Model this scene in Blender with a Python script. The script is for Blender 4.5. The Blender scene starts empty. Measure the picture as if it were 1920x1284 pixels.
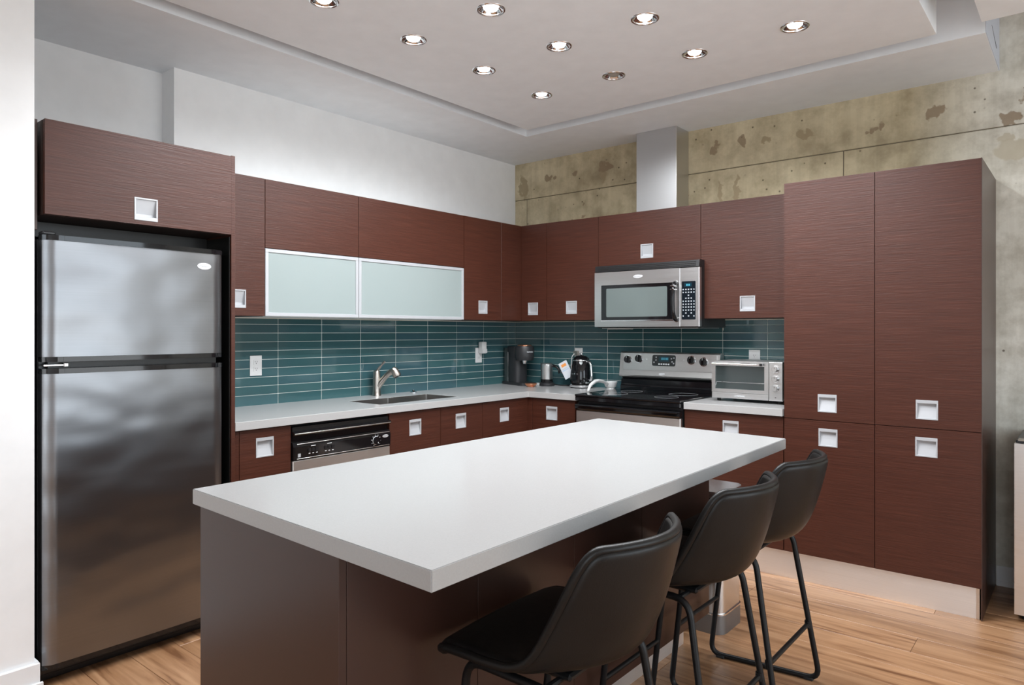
import bpy, bmesh, math, random
from mathutils import Vector, Matrix
random.seed(7)
PI = math.pi
S = bpy.context.scene
COL = S.collection

# ------------------------------------------------------------------ camera
cd = bpy.data.cameras.new('camera'); cam = bpy.data.objects.new('camera', cd); COL.objects.link(cam)
cam.location = (0, 0, 1.36); cam.rotation_euler = (PI/2, 0, math.radians(39.6026))
cd.sensor_width = 36.0; cd.lens = 1309.0/1920*36.0; cd.shift_y = -21.0/1920; cd.clip_start = 0.05
S.camera = cam
# ------------------------------------------------------------------ world, exposure
W = bpy.data.worlds.new('World'); S.world = W; W.use_nodes = True
wn = W.node_tree.nodes; wl = W.node_tree.links; wn.clear()
wo = wn.new('ShaderNodeOutputWorld'); wb = wn.new('ShaderNodeBackground')
wtc = wn.new('ShaderNodeTexCoord'); wsx = wn.new('ShaderNodeSeparateXYZ'); wr = wn.new('ShaderNodeValToRGB')
wl.new(wtc.outputs['Generated'], wsx.inputs[0]); wl.new(wsx.outputs['Z'], wr.inputs[0])
e = wr.color_ramp.elements
e[0].position = 0.0; e[0].color = (0.80, 0.84, 0.86, 1)
e[1].position = 0.06; e[1].color = (0.80, 0.91, 1.0, 1)
wl.new(wr.outputs[0], wb.inputs['Color']); wb.inputs['Strength'].default_value = 3.1
wl.new(wb.outputs[0], wo.inputs[0])
S.view_settings.view_transform = 'Standard'; S.view_settings.look = 'None'
S.view_settings.gamma = 1.0; S.view_settings.use_curve_mapping = False
S.view_settings.exposure = 0.72
LAMP_W = 20.0          # watts of each ceiling spot
PORTALS = True

# ------------------------------------------------------------------ materials
MATS = {}
def newmat(name):
    m = bpy.data.materials.new(name); m.use_nodes = True
    nt = m.node_tree; b = nt.nodes['Principled BSDF']
    MATS[name] = m
    return m, nt, b
def N(nt, t, **kw):
    n = nt.nodes.new(t)
    for k, v in kw.items(): setattr(n, k, v)
    return n
def coords(nt, scale, kind='Object', rot=(0, 0, 0)):
    tc = N(nt, 'ShaderNodeTexCoord'); mp = N(nt, 'ShaderNodeMapping')
    mp.inputs['Scale'].default_value = scale; mp.inputs['Rotation'].default_value = rot
    nt.links.new(tc.outputs[kind], mp.inputs[0]); return mp.outputs[0]
def noise(nt, vec, scale=5, detail=4, rough=0.55):
    n = N(nt, 'ShaderNodeTexNoise'); n.inputs['Scale'].default_value = scale
    n.inputs['Detail'].default_value = detail; n.inputs['Roughness'].default_value = rough
    nt.links.new(vec, n.inputs['Vector']); return n.outputs['Fac']
def ramp(nt, fac, stops):
    r = N(nt, 'ShaderNodeValToRGB'); el = r.color_ramp.elements
    while len(el) < len(stops): el.new(0.5)
    for i, (p, c) in enumerate(stops):
        el[i].position = p; el[i].color = (*c, 1) if len(c) == 3 else c
    nt.links.new(fac, r.inputs[0]); return r.outputs[0]
def mixc(nt, fac, a, b, mode='MIX'):
    m = N(nt, 'ShaderNodeMix', data_type='RGBA', blend_type=mode)
    for sock, v in ((m.inputs[0], fac), (m.inputs[6], a), (m.inputs[7], b)):
        if hasattr(v, 'links') or hasattr(v, 'is_output'): nt.links.new(v, sock)
        else: sock.default_value = v if isinstance(v, (int, float)) else (*v, 1)[:4]
    return m.outputs[2]
def bump(nt, b, h, strength=0.2, dist=0.002):
    n = N(nt, 'ShaderNodeBump'); n.inputs['Strength'].default_value = strength; n.inputs['Distance'].default_value = dist
    nt.links.new(h, n.inputs['Height']); nt.links.new(n.outputs[0], b.inputs['Normal'])
def plain(name, col, rough=0.5, metal=0.0, coat=0.0, spec=0.5, bumps=None, trans=0.0, emit=None, es=0.0):
    m, nt, b = newmat(name)
    b.inputs['Base Color'].default_value = (*col, 1); b.inputs['Roughness'].default_value = rough
    b.inputs['Metallic'].default_value = metal; b.inputs['Coat Weight'].default_value = coat
    b.inputs['Specular IOR Level'].default_value = spec; b.inputs['Transmission Weight'].default_value = trans
    if emit: b.inputs['Emission Color'].default_value = (*emit, 1); b.inputs['Emission Strength'].default_value = es
    v = coords(nt, (1, 1, 1))
    if bumps:
        sc, st, di = bumps
        bump(nt, b, noise(nt, v, sc, 3), st, di)
    f = noise(nt, v, 9.0, 3)                     # faint tonal mottling
    c = mixc(nt, f, tuple(x*0.94 for x in col), tuple(min(1, x*1.06) for x in col))
    nt.links.new(c, b.inputs['Base Color'])
    return m

def wood_mat(name, dark, mid, lite, rough=0.42, gs=(1.6, 1.6, 55)):
    m, nt, b = newmat(name)
    v = coords(nt, gs)
    g1 = noise(nt, v, 2.2, 7, 0.62)
    v2 = coords(nt, (5.0, 5.0, 260)); g2 = noise(nt, v2, 1.0, 3, 0.5)
    c = ramp(nt, g1, [(0.25, dark), (0.52, mid), (0.8, lite)])
    c = mixc(nt, 0.35, c, ramp(nt, g2, [(0.35, dark), (0.7, lite)]))
    nt.links.new(c, b.inputs['Base Color'])
    vw = coords(nt, (3.5, 3.5, 30)); g3 = noise(nt, vw, 3.0, 5, 0.65)
    ad = N(nt, 'ShaderNodeMath', operation='ADD'); nt.links.new(g2, ad.inputs[0]); nt.links.new(g3, ad.inputs[1])
    bump(nt, b, ad.outputs[0], 0.5, 0.0016)
    b.inputs['Roughness'].default_value = rough; b.inputs['Specular IOR Level'].default_value = 0.38
    return m
wood_mat('wenge', (0.038, 0.0102, 0.0052), (0.059, 0.0164, 0.0086), (0.086, 0.0262, 0.0150))
plain('wenge_smooth', (0.045, 0.0195, 0.0135), 0.33, bumps=(60, 0.05, 0.0004))
plain('carcass', (0.035, 0.016, 0.011), 0.6)
plain('edge_band', (0.20, 0.095, 0.062), 0.45)
plain('black_panel', (0.010, 0.0095, 0.009), 0.35)
plain('white_paint', (0.84, 0.845, 0.85), 0.55, bumps=(120, 0.04, 0.0006))
plain('ceiling_paint', (0.86, 0.885, 0.915), 0.6, bumps=(140, 0.03, 0.0005))
plain('trim_white', (0.80, 0.81, 0.82), 0.35)
plain('end_grey', (0.50, 0.53, 0.60), 0.6, bumps=(30, 0.1, 0.001))
plain('slit_black', (0.01, 0.01, 0.012), 0.8)
plain('handle_grey', (0.46, 0.47, 0.49), 0.42, metal=0.2)
plain('joint_dark', (0.14, 0.115, 0.08), 0.9)
plain('grout', (0.66, 0.70, 0.66), 0.8)
plain('trim_cream', (0.72, 0.68, 0.58), 0.5)
plain('outlet_white', (0.66, 0.66, 0.655), 0.3)
plain('socket_dark', (0.06, 0.055, 0.05), 0.5)
plain('plastic_black', (0.012, 0.012, 0.013), 0.32)
plain('gloss_black', (0.006, 0.006, 0.007), 0.06)
plain('matte_black', (0.018, 0.018, 0.020), 0.45, bumps=(300, 0.1, 0.0004))
plain('metal_black', (0.006, 0.006, 0.0065), 0.42, spec=0.3)
plain('steel_satin', (0.72, 0.72, 0.72), 0.26, metal=1.0)
plain('bin_grey', (0.22, 0.22, 0.225), 0.35, metal=0.7)
plain('rubber', (0.015, 0.015, 0.015), 0.8)
plain('white_plastic', (0.66, 0.66, 0.65), 0.3)
plain('paper_white', (0.60, 0.62, 0.66), 0.7)
plain('print_orange', (0.78, 0.28, 0.06), 0.6)
plain('print_blue', (0.42, 0.52, 0.66), 0.6)
plain('print_white', (0.75, 0.76, 0.78), 0.5)
plain('print_grey', (0.40, 0.41, 0.43), 0.5)
plain('chrome', (0.80, 0.80, 0.81), 0.10, metal=1.0)
plain('copper', (0.72, 0.33, 0.19), 0.28, metal=1.0)
plain('nickel', (0.46, 0.42, 0.38), 0.30, metal=1.0)
plain('badge_white', (0.85, 0.86, 0.88), 0.25, metal=0.4)
plain('cavity_grey', (0.30, 0.33, 0.33), 0.4)
plain('sky_ground', (0.25, 0.26, 0.22), 0.9)
plain('interior_white', (0.75, 0.78, 0.77), 0.6)
plain('display_blue', (0.005, 0.02, 0.03), 0.2, emit=(0.03, 0.28, 0.40), es=0.02)
plain('display_dark', (0.006, 0.010, 0.014), 0.12)
plain('display_text', (0.05, 0.3, 0.4), 0.3, emit=(0.15, 0.60, 0.85), es=0.10)
m = plain('bulb', (1, 1, 1), 0.5, emit=(1.0, 0.98, 0.96), es=14.0)
plain('bulb_off', (0.30, 0.28, 0.25), 0.2)

def steel(name, col=(0.58, 0.575, 0.565), rough=0.27, gs=(1.5, 1.5, 420), wav=0.0, amt=0.10):
    m, nt, b = newmat(name)
    b.inputs['Metallic'].default_value = 1.0
    v = coords(nt, gs); g = noise(nt, v, 1.0, 2)
    c = mixc(nt, g, tuple(x*0.93 for x in col), tuple(x*1.06 for x in col)); nt.links.new(c, b.inputs['Base Color'])
    r = N(nt, 'ShaderNodeMapRange'); nt.links.new(g, r.inputs[0])
    r.inputs[3].default_value = rough-amt*0.5; r.inputs[4].default_value = rough+amt*0.5
    nt.links.new(r.outputs[0], b.inputs['Roughness'])
    if wav:
        vv = coords(nt, (1.0, 1.0, 1.6)); w = noise(nt, vv, 3.2, 1, 0.4); bump(nt, b, w, 1.0, wav)
    else:
        bump(nt, b, g, 0.06, 0.0005)
    return m
steel('steel', (0.66, 0.655, 0.645), 0.40)
steel('steel_fridge', (0.245, 0.25, 0.262), 0.30, wav=0.014, amt=0.03)
steel('steel_bright', (0.76, 0.76, 0.755), 0.30)
steel('steel_plinth', (0.88, 0.88, 0.88), 0.48)
steel('steel_sink', (0.36, 0.34, 0.32), 0.34, (60, 60, 60))
steel('steel_duct', (0.60, 0.605, 0.61), 0.36)
steel('steel_bin', (0.55, 0.53, 0.52), 0.20, (420, 420, 1.5))

def counter_mat():
    m, nt, b = newmat('quartz')
    v = coords(nt, (1, 1, 1)); n1 = noise(nt, v, 260, 2); n2 = noise(nt, v, 3, 3)
    c = ramp(nt, n1, [(0.3, (0.385, 0.382, 0.378)), (0.7, (0.425, 0.422, 0.418))])
    c = mixc(nt, n2, c, (0.405, 0.402, 0.398)); nt.links.new(c, b.inputs['Base Color'])
    b.inputs['Roughness'].default_value = 0.22
counter_mat()

def tile_mat():
    m, nt, b = newmat('glass_tile')
    oi = N(nt, 'ShaderNodeObjectInfo')
    c = ramp(nt, oi.outputs['Random'], [(0.0, (0.036, 0.092, 0.102)), (0.5, (0.046, 0.114, 0.120)), (1.0, (0.040, 0.094, 0.114))])
    nt.links.new(c, b.inputs['Base Color'])
    b.inputs['Roughness'].default_value = 0.07; b.inputs['IOR'].default_value = 1.55
    v = coords(nt, (1, 1, 1), 'Object'); w = noise(nt, v, 14, 2); bump(nt, b, w, 0.10, 0.0012)
tile_mat()

def frosted():
    m, nt, b = newmat('frosted_glass')
    b.inputs['Base Color'].default_value = (0.72, 0.80, 0.79, 1); b.inputs['Roughness'].default_value = 0.33
    b.inputs['Transmission Weight'].default_value = 0.30
    v = coords(nt, (1, 1, 1)); n1 = noise(nt, v, 2.0, 2)
    c = mixc(nt, n1, (0.36, 0.43, 0.425), (0.42, 0.48, 0.475)); nt.links.new(c, b.inputs['Base Color'])
frosted()

def leather():
    m, nt, b = newmat('leather')
    v = coords(nt, (1, 1, 1)); n1 = noise(nt, v, 5, 4); n2 = noise(nt, v, 340, 2); n3 = noise(nt, v, 9, 3)
    c = ramp(nt, n1, [(0.3, (0.006, 0.0056, 0.0054)), (0.7, (0.011, 0.010, 0.0095))])
    nt.links.new(c, b.inputs['Base Color'])
    ad = N(nt, 'ShaderNodeMath', operation='MULTIPLY_ADD'); nt.links.new(n3, ad.inputs[0]); ad.inputs[1].default_value = 6.0
    nt.links.new(n2, ad.inputs[2]); bump(nt, b, ad.outputs[0], 0.25, 0.0010)
    b.inputs['Roughness'].default_value = 0.38; b.inputs['Specular IOR Level'].default_value = 0.32
leather()

def floor_mat():
    m, nt, b = newmat('oak_floor')
    oi = N(nt, 'ShaderNodeObjectInfo')
    tc = N(nt, 'ShaderNodeTexCoord'); mp = N(nt, 'ShaderNodeMapping'); mp.inputs['Scale'].default_value = (1.3, 17, 1)
    off = N(nt, 'ShaderNodeVectorMath', operation='SCALE'); off.inputs[0].default_value = (13.0, 57.0, 0); nt.links.new(oi.outputs['Random'], off.inputs['Scale'])
    ad = N(nt, 'ShaderNodeVectorMath', operation='ADD'); nt.links.new(tc.outputs['Object'], ad.inputs[0]); nt.links.new(off.outputs[0], ad.inputs[1])
    nt.links.new(ad.outputs[0], mp.inputs[0])
    dn = N(nt, 'ShaderNodeTexNoise'); dn.inputs['Scale'].default_value = 1.3; dn.inputs['Detail'].default_value = 7; dn.inputs['Distortion'].default_value = 1.2
    nt.links.new(mp.outputs[0], dn.inputs['Vector'])
    c = ramp(nt, dn.outputs['Fac'], [(0.30, (0.19, 0.085, 0.038)), (0.44, (0.35, 0.182, 0.090)), (0.62, (0.46, 0.258, 0.138)), (0.8, (0.50, 0.29, 0.16))])
    tint = ramp(nt, oi.outputs['Random'], [(0.0, (0.78, 0.76, 0.73)), (0.5, (1.0, 1.0, 1.0)), (1.0, (1.16, 1.15, 1.13))])
    c = mixc(nt, 1.0, c, tint, 'MULTIPLY'); nt.links.new(c, b.inputs['Base Color'])
    b.inputs['Roughness'].default_value = 0.36
    bump(nt, b, dn.outputs['Fac'], 0.12, 0.001)
floor_mat()

def concrete_mat():
    m, nt, b = newmat('concrete')
    v = coords(nt, (1, 1, 1))
    big = noise(nt, v, 1.6, 5, 0.6)
    c = ramp(nt, big, [(0.28, (0.36, 0.295, 0.185)), (0.5, (0.53, 0.448, 0.295)), (0.72, (0.66, 0.575, 0.40))])
    # paler and greyer right of the tall cabinet: brighter light painted into the concrete
    tc = N(nt, 'ShaderNodeTexCoord'); sx = N(nt, 'ShaderNodeSeparateXYZ'); nt.links.new(tc.outputs['Object'], sx.inputs[0])
    mr = N(nt, 'ShaderNodeMapRange'); nt.links.new(sx.outputs['X'], mr.inputs[0])
    mr.inputs[1].default_value = -0.80; mr.inputs[2].default_value = -0.36
    grey = ramp(nt, big, [(0.28, (0.58, 0.57, 0.50)), (0.5, (0.70, 0.69, 0.62)), (0.72, (0.80, 0.79, 0.72))])
    c = mixc(nt, mr.outputs[0], c, grey)
    # vertical board streaks
    vs = coords(nt, (16, 16, 0.9)); st = noise(nt, vs, 1.0, 4, 0.6)
    md = noise(nt, v, 7.0, 6, 0.65); c = mixc(nt, 0.7, c, mixc(nt, 1.0, c, ramp(nt, md, [(0.34, (0.66, 0.63, 0.58)), (0.60, (1.12, 1.12, 1.12))]), 'MULTIPLY'))
    c = mixc(nt, 0.35, c, mixc(nt, 1.0, c, ramp(nt, st, [(0.3, (0.62, 0.60, 0.56)), (0.65, (1.12, 1.12, 1.12))]), 'MULTIPLY'))
    # pits
    pv = N(nt, 'ShaderNodeTexVoronoi'); pv.inputs['Scale'].default_value = 16; nt.links.new(v, pv.inputs['Vector'])
    pit = ramp(nt, pv.outputs['Distance'], [(0.07, (0.30, 0.28, 0.25)), (0.12, (1, 1, 1))])
    pm = noise(nt, v, 3.1, 2); pmask = ramp(nt, pm, [(0.44, (0, 0, 0)), (0.52, (1, 1, 1))])
    c = mixc(nt, pmask, c, mixc(nt, 1.0, c, pit, 'MULTIPLY'))
    # old patches and stains, each with its own place and ragged outline
    wob = N(nt, 'ShaderNodeTexNoise'); wob.inputs['Scale'].default_value = 14; wob.inputs['Detail'].default_value = 3; nt.links.new(v, wob.inputs['Vector'])
    sub = N(nt, 'ShaderNodeVectorMath', operation='SUBTRACT'); nt.links.new(wob.outputs['Color'], sub.inputs[0]); sub.inputs[1].default_value = (0.5, 0.5, 0.5)
    scl = N(nt, 'ShaderNodeVectorMath', operation='SCALE'); nt.links.new(sub.outputs[0], scl.inputs[0]); scl.inputs['Scale'].default_value = 0.14
    vv = N(nt, 'ShaderNodeVectorMath', operation='ADD'); nt.links.new(v, vv.inputs[0]); nt.links.new(scl.outputs[0], vv.inputs[1])
    for (px, pz, rx, rz, col) in STAINS:
        mp = N(nt, 'ShaderNodeMapping'); mp.inputs['Location'].default_value = (-px/rx, 0, -pz/rz); mp.inputs['Scale'].default_value = (1/rx, 0, 1/rz)
        nt.links.new(vv.outputs[0], mp.inputs[0])
        ln = N(nt, 'ShaderNodeVectorMath', operation='LENGTH'); nt.links.new(mp.outputs[0], ln.inputs[0])
        mk = ramp(nt, ln.outputs['Value'], [(0.82, (0.8, 0.8, 0.8)), (1.0, (0, 0, 0))])
        c = mixc(nt, mk, c, col)
    nt.links.new(c, b.inputs['Base Color'])
    b.inputs['Roughness'].default_value = 0.75
    fine = noise(nt, v, 60, 4); ad = N(nt, 'ShaderNodeMath', operation='MULTIPLY_ADD')
    nt.links.new(big, ad.inputs[0]); ad.inputs[1].default_value = 2.0; nt.links.new(fine, ad.inputs[2])
    bump(nt, b, ad.outputs[0], 0.25, 0.003)
BR = (0.255, 0.180, 0.108); B2 = (0.33, 0.255, 0.150); B3 = (0.50, 0.455, 0.345)
STAINS = [(-3.385, 2.600, .030, .034, BR), (-3.315, 2.597, .030, .028, BR), (-3.13, 2.60, .036, .034, BR), (-2.83, 2.615, .055, .04, BR), (-2.86, 2.55, .03, .05, B2),
          (-3.06, 2.355, .013, .018, BR), (-3.03, 2.235, .022, .02, BR), (-2.92, 2.23, .013, .018, BR), (-3.64, 2.56, .035, .10, B2),
          (-1.98, 2.60, .035, .035, BR), (-1.77, 2.61, .026, .04, BR), (-1.62, 2.60, .04, .03, B2), (-1.38, 2.60, .06, .025, B2), (-1.93, 2.28, .02, .12, B2), (-1.81, 2.29, .02, .13, B2),
          (-1.0, 2.555, .022, .030, BR), (-0.955, 2.56, .024, .034, BR), (-0.675, 2.592, .055, .035, BR), (-0.33, 2.50, .05, .035, BR), (-0.26, 2.60, .028, .04, BR),
          (-0.345, 2.385, .06, .03, B3), (-0.31, 2.32, .09, .06, B3), (-2.50, 2.55, .02, .03, BR)]
concrete_mat()

def pane_mat():
    m = bpy.data.materials.new('window_glass'); m.use_nodes = True; nt = m.node_tree; nt.nodes.clear()
    o = N(nt, 'ShaderNodeOutputMaterial'); t = N(nt, 'ShaderNodeBsdfTransparent'); g = N(nt, 'ShaderNodeBsdfGlossy'); g.inputs['Roughness'].default_value = 0.02
    x = N(nt, 'ShaderNodeMixShader'); x.inputs[0].default_value = 0.07
    nt.links.new(t.outputs[0], x.inputs[1]); nt.links.new(g.outputs[0], x.inputs[2]); nt.links.new(x.outputs[0], o.inputs[0]); MATS['window_glass'] = m
pane_mat()
def dark_glass():
    m, nt, b = newmat('oven_glass')
    b.inputs['Base Color'].default_value = (0.035, 0.045, 0.046, 1); b.inputs['Roughness'].default_value = 0.05
    b.inputs['Coat Weight'].default_value = 0.3
    v = coords(nt, (3, 3, 0.5)); n1 = noise(nt, v, 2.0, 1); c = mixc(nt, n1, (0.02, 0.028, 0.028), (0.05, 0.062, 0.062)); nt.links.new(c, b.inputs['Base Color'])
dark_glass()
def mw_glass():
    m, nt, b = newmat('microwave_glass')
    b.inputs['Roughness'].default_value = 0.08
    v = coords(nt, (1, 1, 1)); n1 = noise(nt, v, 3.0, 1); c = mixc(nt, n1, (0.11, 0.135, 0.132), (0.15, 0.175, 0.17)); nt.links.new(c, b.inputs['Base Color'])
mw_glass()

# ------------------------------------------------------------------ geometry helpers
class Thing:
    """An empty at a thing's base. Geometry is written in run coordinates (a along the wall, b into the wall, z up)."""
    def __init__(s, name, label, cat, org=(0, 0, 0), rot=0.0, group=None, kind=None):
        s.o = bpy.data.objects.new(name, None); COL.objects.link(s.o); s.o.empty_display_size = 0.1
        c, q = math.cos(rot), math.sin(rot)
        s.org = Vector(org); s.o.location = (c*org[0]-q*org[1], q*org[0]+c*org[1], org[2]); s.o.rotation_euler = (0, 0, rot)
        s.o['label'] = label; s.o['category'] = cat
        if group: s.o['group'] = group
        s.rot = rot
    def part(s, name, bm, mat, under=None, smooth=False, label=None):
        o = link(name, bm, mat, under or s.o, smooth, s.org)
        if label: o['label'] = label
        return o
def link(name, bm, mat, parent=None, smooth=False, org=None, keep=False):
    if org is not None: bmesh.ops.translate(bm, verts=bm.verts, vec=-Vector(org))
    bmesh.ops.recalc_face_normals(bm, faces=bm.faces)
    me = bpy.data.meshes.new(name); bm.to_mesh(me); bm.free()
    me.materials.append(MATS[mat] if isinstance(mat, str) else mat)
    if smooth:
        for p in me.polygons: p.use_smooth = True
        if smooth is not True: me.set_sharp_from_angle(angle=smooth)
    o = bpy.data.objects.new(name, me); COL.objects.link(o)
    if parent: o.parent = parent
    return o
def tag(o, label=None, cat=None, group=None, kind=None):
    for k, v in (('label', label), ('category', cat), ('group', group), ('kind', kind)):
        if v: o[k] = v
    return o
def BM(): return bmesh.new()
def box(bm, x0, x1, y0, y1, z0, z1, bev=0.0, seg=1):
    vs = [bm.verts.new((x, y, z)) for z in (z0, z1) for y in (y0, y1) for x in (x0, x1)]
    fs = [bm.faces.new([vs[i] for i in f]) for f in ((0, 2, 3, 1), (4, 5, 7, 6), (0, 1, 5, 4), (2, 6, 7, 3), (0, 4, 6, 2), (1, 3, 7, 5))]
    if bev > 0:
        es = list({e for f in fs for e in f.edges})
        bmesh.ops.bevel(bm, geom=es, offset=bev, segments=seg, affect='EDGES', profile=0.5)
    return bm
def bx(*a, **k): return box(BM(), *a, **k)
def prism(bm, pts, z0, z1, axis='z'):
    """extrude a 2-D outline; axis z: (x,y), axis y: (x,z) extruded along y, axis x: (y,z) extruded along x"""
    def P(p, h): return (p[0], p[1], h) if axis == 'z' else ((p[0], h, p[1]) if axis == 'y' else (h, p[0], p[1]))
    lo = [bm.verts.new(P(p, z0)) for p in pts]; hi = [bm.verts.new(P(p, z1)) for p in pts]; n = len(pts)
    bm.faces.new(lo[::-1]); bm.faces.new(hi)
    for i in range(n): bm.faces.new((lo[i], lo[(i+1) % n], hi[(i+1) % n], hi[i]))
    return bm
def rrect(x0, x1, y0, y1, r, seg=5):
    out = []
    for cx, cy, a0 in ((x1-r, y1-r, 0), (x0+r, y1-r, 90), (x0+r, y0+r, 180), (x1-r, y0+r, 270)):
        for i in range(seg+1):
            a = math.radians(a0+90*i/seg); out.append((cx+r*math.cos(a), cy+r*math.sin(a)))
    return out
def lathe(bm, prof, c=(0, 0, 0), seg=24, axis='z', cap0=True, cap1=True):
    rings = []
    for r, h in prof:
        ring = []
        for i in range(seg):
            a = 2*PI*i/seg; u, v = r*math.cos(a), r*math.sin(a)
            p = (u, v, h) if axis == 'z' else ((u, h, v) if axis == 'y' else (h, u, v))
            ring.append(bm.verts.new((c[0]+p[0], c[1]+p[1], c[2]+p[2])))
        rings.append(ring)
    for a, b in zip(rings, rings[1:]):
        for i in range(seg): bm.faces.new((a[i], a[(i+1) % seg], b[(i+1) % seg], b[i]))
    if cap0: bm.faces.new(rings[0][::-1])
    if cap1: bm.faces.new(rings[-1])
    return bm
def fillet(pts, r, seg=5, closed=False):
    P = [Vector(p) for p in pts]; out = []; n = len(P)
    for i in range(n):
        if not closed and i in (0, n-1): out.append(P[i]); continue
        p, a, b = P[i], P[i-1], P[(i+1) % n]
        d1, d2 = (a-p), (b-p); l = min(r, d1.length*0.45, d2.length*0.45); s0, s1 = p+d1.normalized()*l, p+d2.normalized()*l
        for k in range(seg+1):
            t = k/seg; out.append((1-t)**2*s0+2*t*(1-t)*p+t*t*s1)
    return out
def tube(bm, pts, r, seg=8, closed=False, rf=None):
    P = [Vector(p) for p in pts]; n = len(P); rings = []; prev = None
    for i in range(n):
        if closed: d = (P[(i+1) % n]-P[i-1])
        else: d = P[min(i+1, n-1)]-P[max(i-1, 0)]
        d.normalize()
        if prev is None: u = d.orthogonal().normalized()
        else:
            u = prev-d*prev.dot(d)
            u = u.normalized() if u.length > 1e-6 else d.orthogonal().normalized()
        prev = u; w = d.cross(u); rr = rf(i/(n-1)) if rf else r
        rings.append([bm.verts.new(P[i]+(u*math.cos(2*PI*k/seg)+w*math.sin(2*PI*k/seg))*rr) for k in range(seg)])
    m = n if closed else n-1
    for i in range(m):
        a, b = rings[i], rings[(i+1) % n]
        if closed and i == n-1:      # best twist for the last ring
            best = min(range(seg), key=lambda s: sum((a[k].co-b[(k+s) % seg].co).length for k in range(seg)))
            b = [b[(k+best) % seg] for k in range(seg)]
        for k in range(seg): bm.faces.new((a[k], a[(k+1) % seg], b[(k+1) % seg], b[k]))
    if not closed: bm.faces.new(rings[0][::-1]); bm.faces.new(rings[-1])
    return bm
def lettering(name, text, size, mat, parent, loc, rot, org=None, extrude=0.0006):
    """flat raised letters as one mesh; rot is an euler in the parent's frame, loc in run coordinates"""
    cu = bpy.data.curves.new(name, 'FONT'); cu.body = text; cu.size = size; cu.extrude = extrude; cu.align_x = 'CENTER'; cu.align_y = 'CENTER'; cu.resolution_u = 2
    tmp = bpy.data.objects.new(name, cu); COL.objects.link(tmp)
    me = bpy.data.meshes.new_from_object(tmp.evaluated_get(bpy.context.evaluated_depsgraph_get()))
    bpy.data.objects.remove(tmp); bpy.data.curves.remove(cu)
    me.materials.clear(); me.materials.append(MATS[mat]); me.name = name
    o = bpy.data.objects.new(name, me); COL.objects.link(o); o.parent = parent
    o.location = Vector(loc)-(Vector(org) if org is not None else Vector()); o.rotation_euler = rot
    return o
FACE = (PI/2, 0, 0)          # lettering standing up and facing -b
R90 = PI/2                   # the run along the left wall: a = world Y, b = -world X

# ------------------------------------------------------------------ dimensions
XW, YW = -3.73, 4.55
ZC = 2.7556                  # underside of bulkheads and dropped ceiling panel
CT, CB = 0.932, 0.891        # counter top / underside
UT, UB = 2.175, 1.440        # wall cabinets
FB, FS = 3.925, 3.10         # base fronts: back run b, sink run b
UFB, UFS = 4.21, 3.39        # wall cabinet fronts
TOE = 0.149

# ------------------------------------------------------------------ room shell
def struct(name, bm, mat, label=None, parent=None, smooth=False):
    o = link(name, bm, mat, parent, smooth)
    if parent is None: o['kind'] = 'structure'
    if label: o['label'] = label
    return o
floor = struct('floor', bx(-4.0, 3.75, -3.35, 4.7, -0.12, -0.012), 'carcass', 'oak plank floor')
wall_left = struct('wall_left', bx(-4.0, XW, 1.705, 4.7, -0.012, 3.2), 'white_paint', 'white wall behind the sink counter')
struct('wall_alcove', bx(-4.0, -3.87, 0.87, 1.705, -0.012, 3.2), 'white_paint', 'white wall set back above the fridge')
struct('wall_wing', bx(-4.0, -3.03, -3.35, 0.87, -0.012, 3.2), 'white_paint', 'white wall end beside the fridge')
wall_back = struct('wall_back', bx(XW, 3.75, YW+0.004, 4.7, -0.012, 3.2), 'joint_dark', 'board-marked concrete wall')
def window_wall(name, axis, lo, hi, at, thick, wins, z0, z1, label):
    bm = BM(); cuts = [lo]+[v for w in wins for v in w]+[hi]
    def seg(a, b, c, d):
        if axis == 'y': box(bm, at, at+thick, a, b, c, d)
        else: box(bm, a, b, at, at+thick, c, d)
    for i in range(0, len(cuts)-1, 2): seg(cuts[i], cuts[i+1], -0.012, 3.2)
    for a, b in wins: seg(a, b, -0.012, z0); seg(a, b, z1, 3.2)
    return struct(name, bm, 'white_paint', label)
WR = [(0.3, 4.1)]; WZ0, WZ1 = 0.12, 2.68
WB_ADDED = [(0.2, 3.2)]  # unseen rear window, added to bring in more daylight
window_wall('wall_right', 'y', -3.35, 4.7, 3.6, 0.15, WR, WZ0, WZ1, 'window wall of the living area')
window_wall('wall_rear', 'x', -3.03, 3.6, -3.35, 0.15, WB_ADDED, WZ0, WZ1, 'rear wall with one wide window added for daylight')
wi = 1
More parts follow.
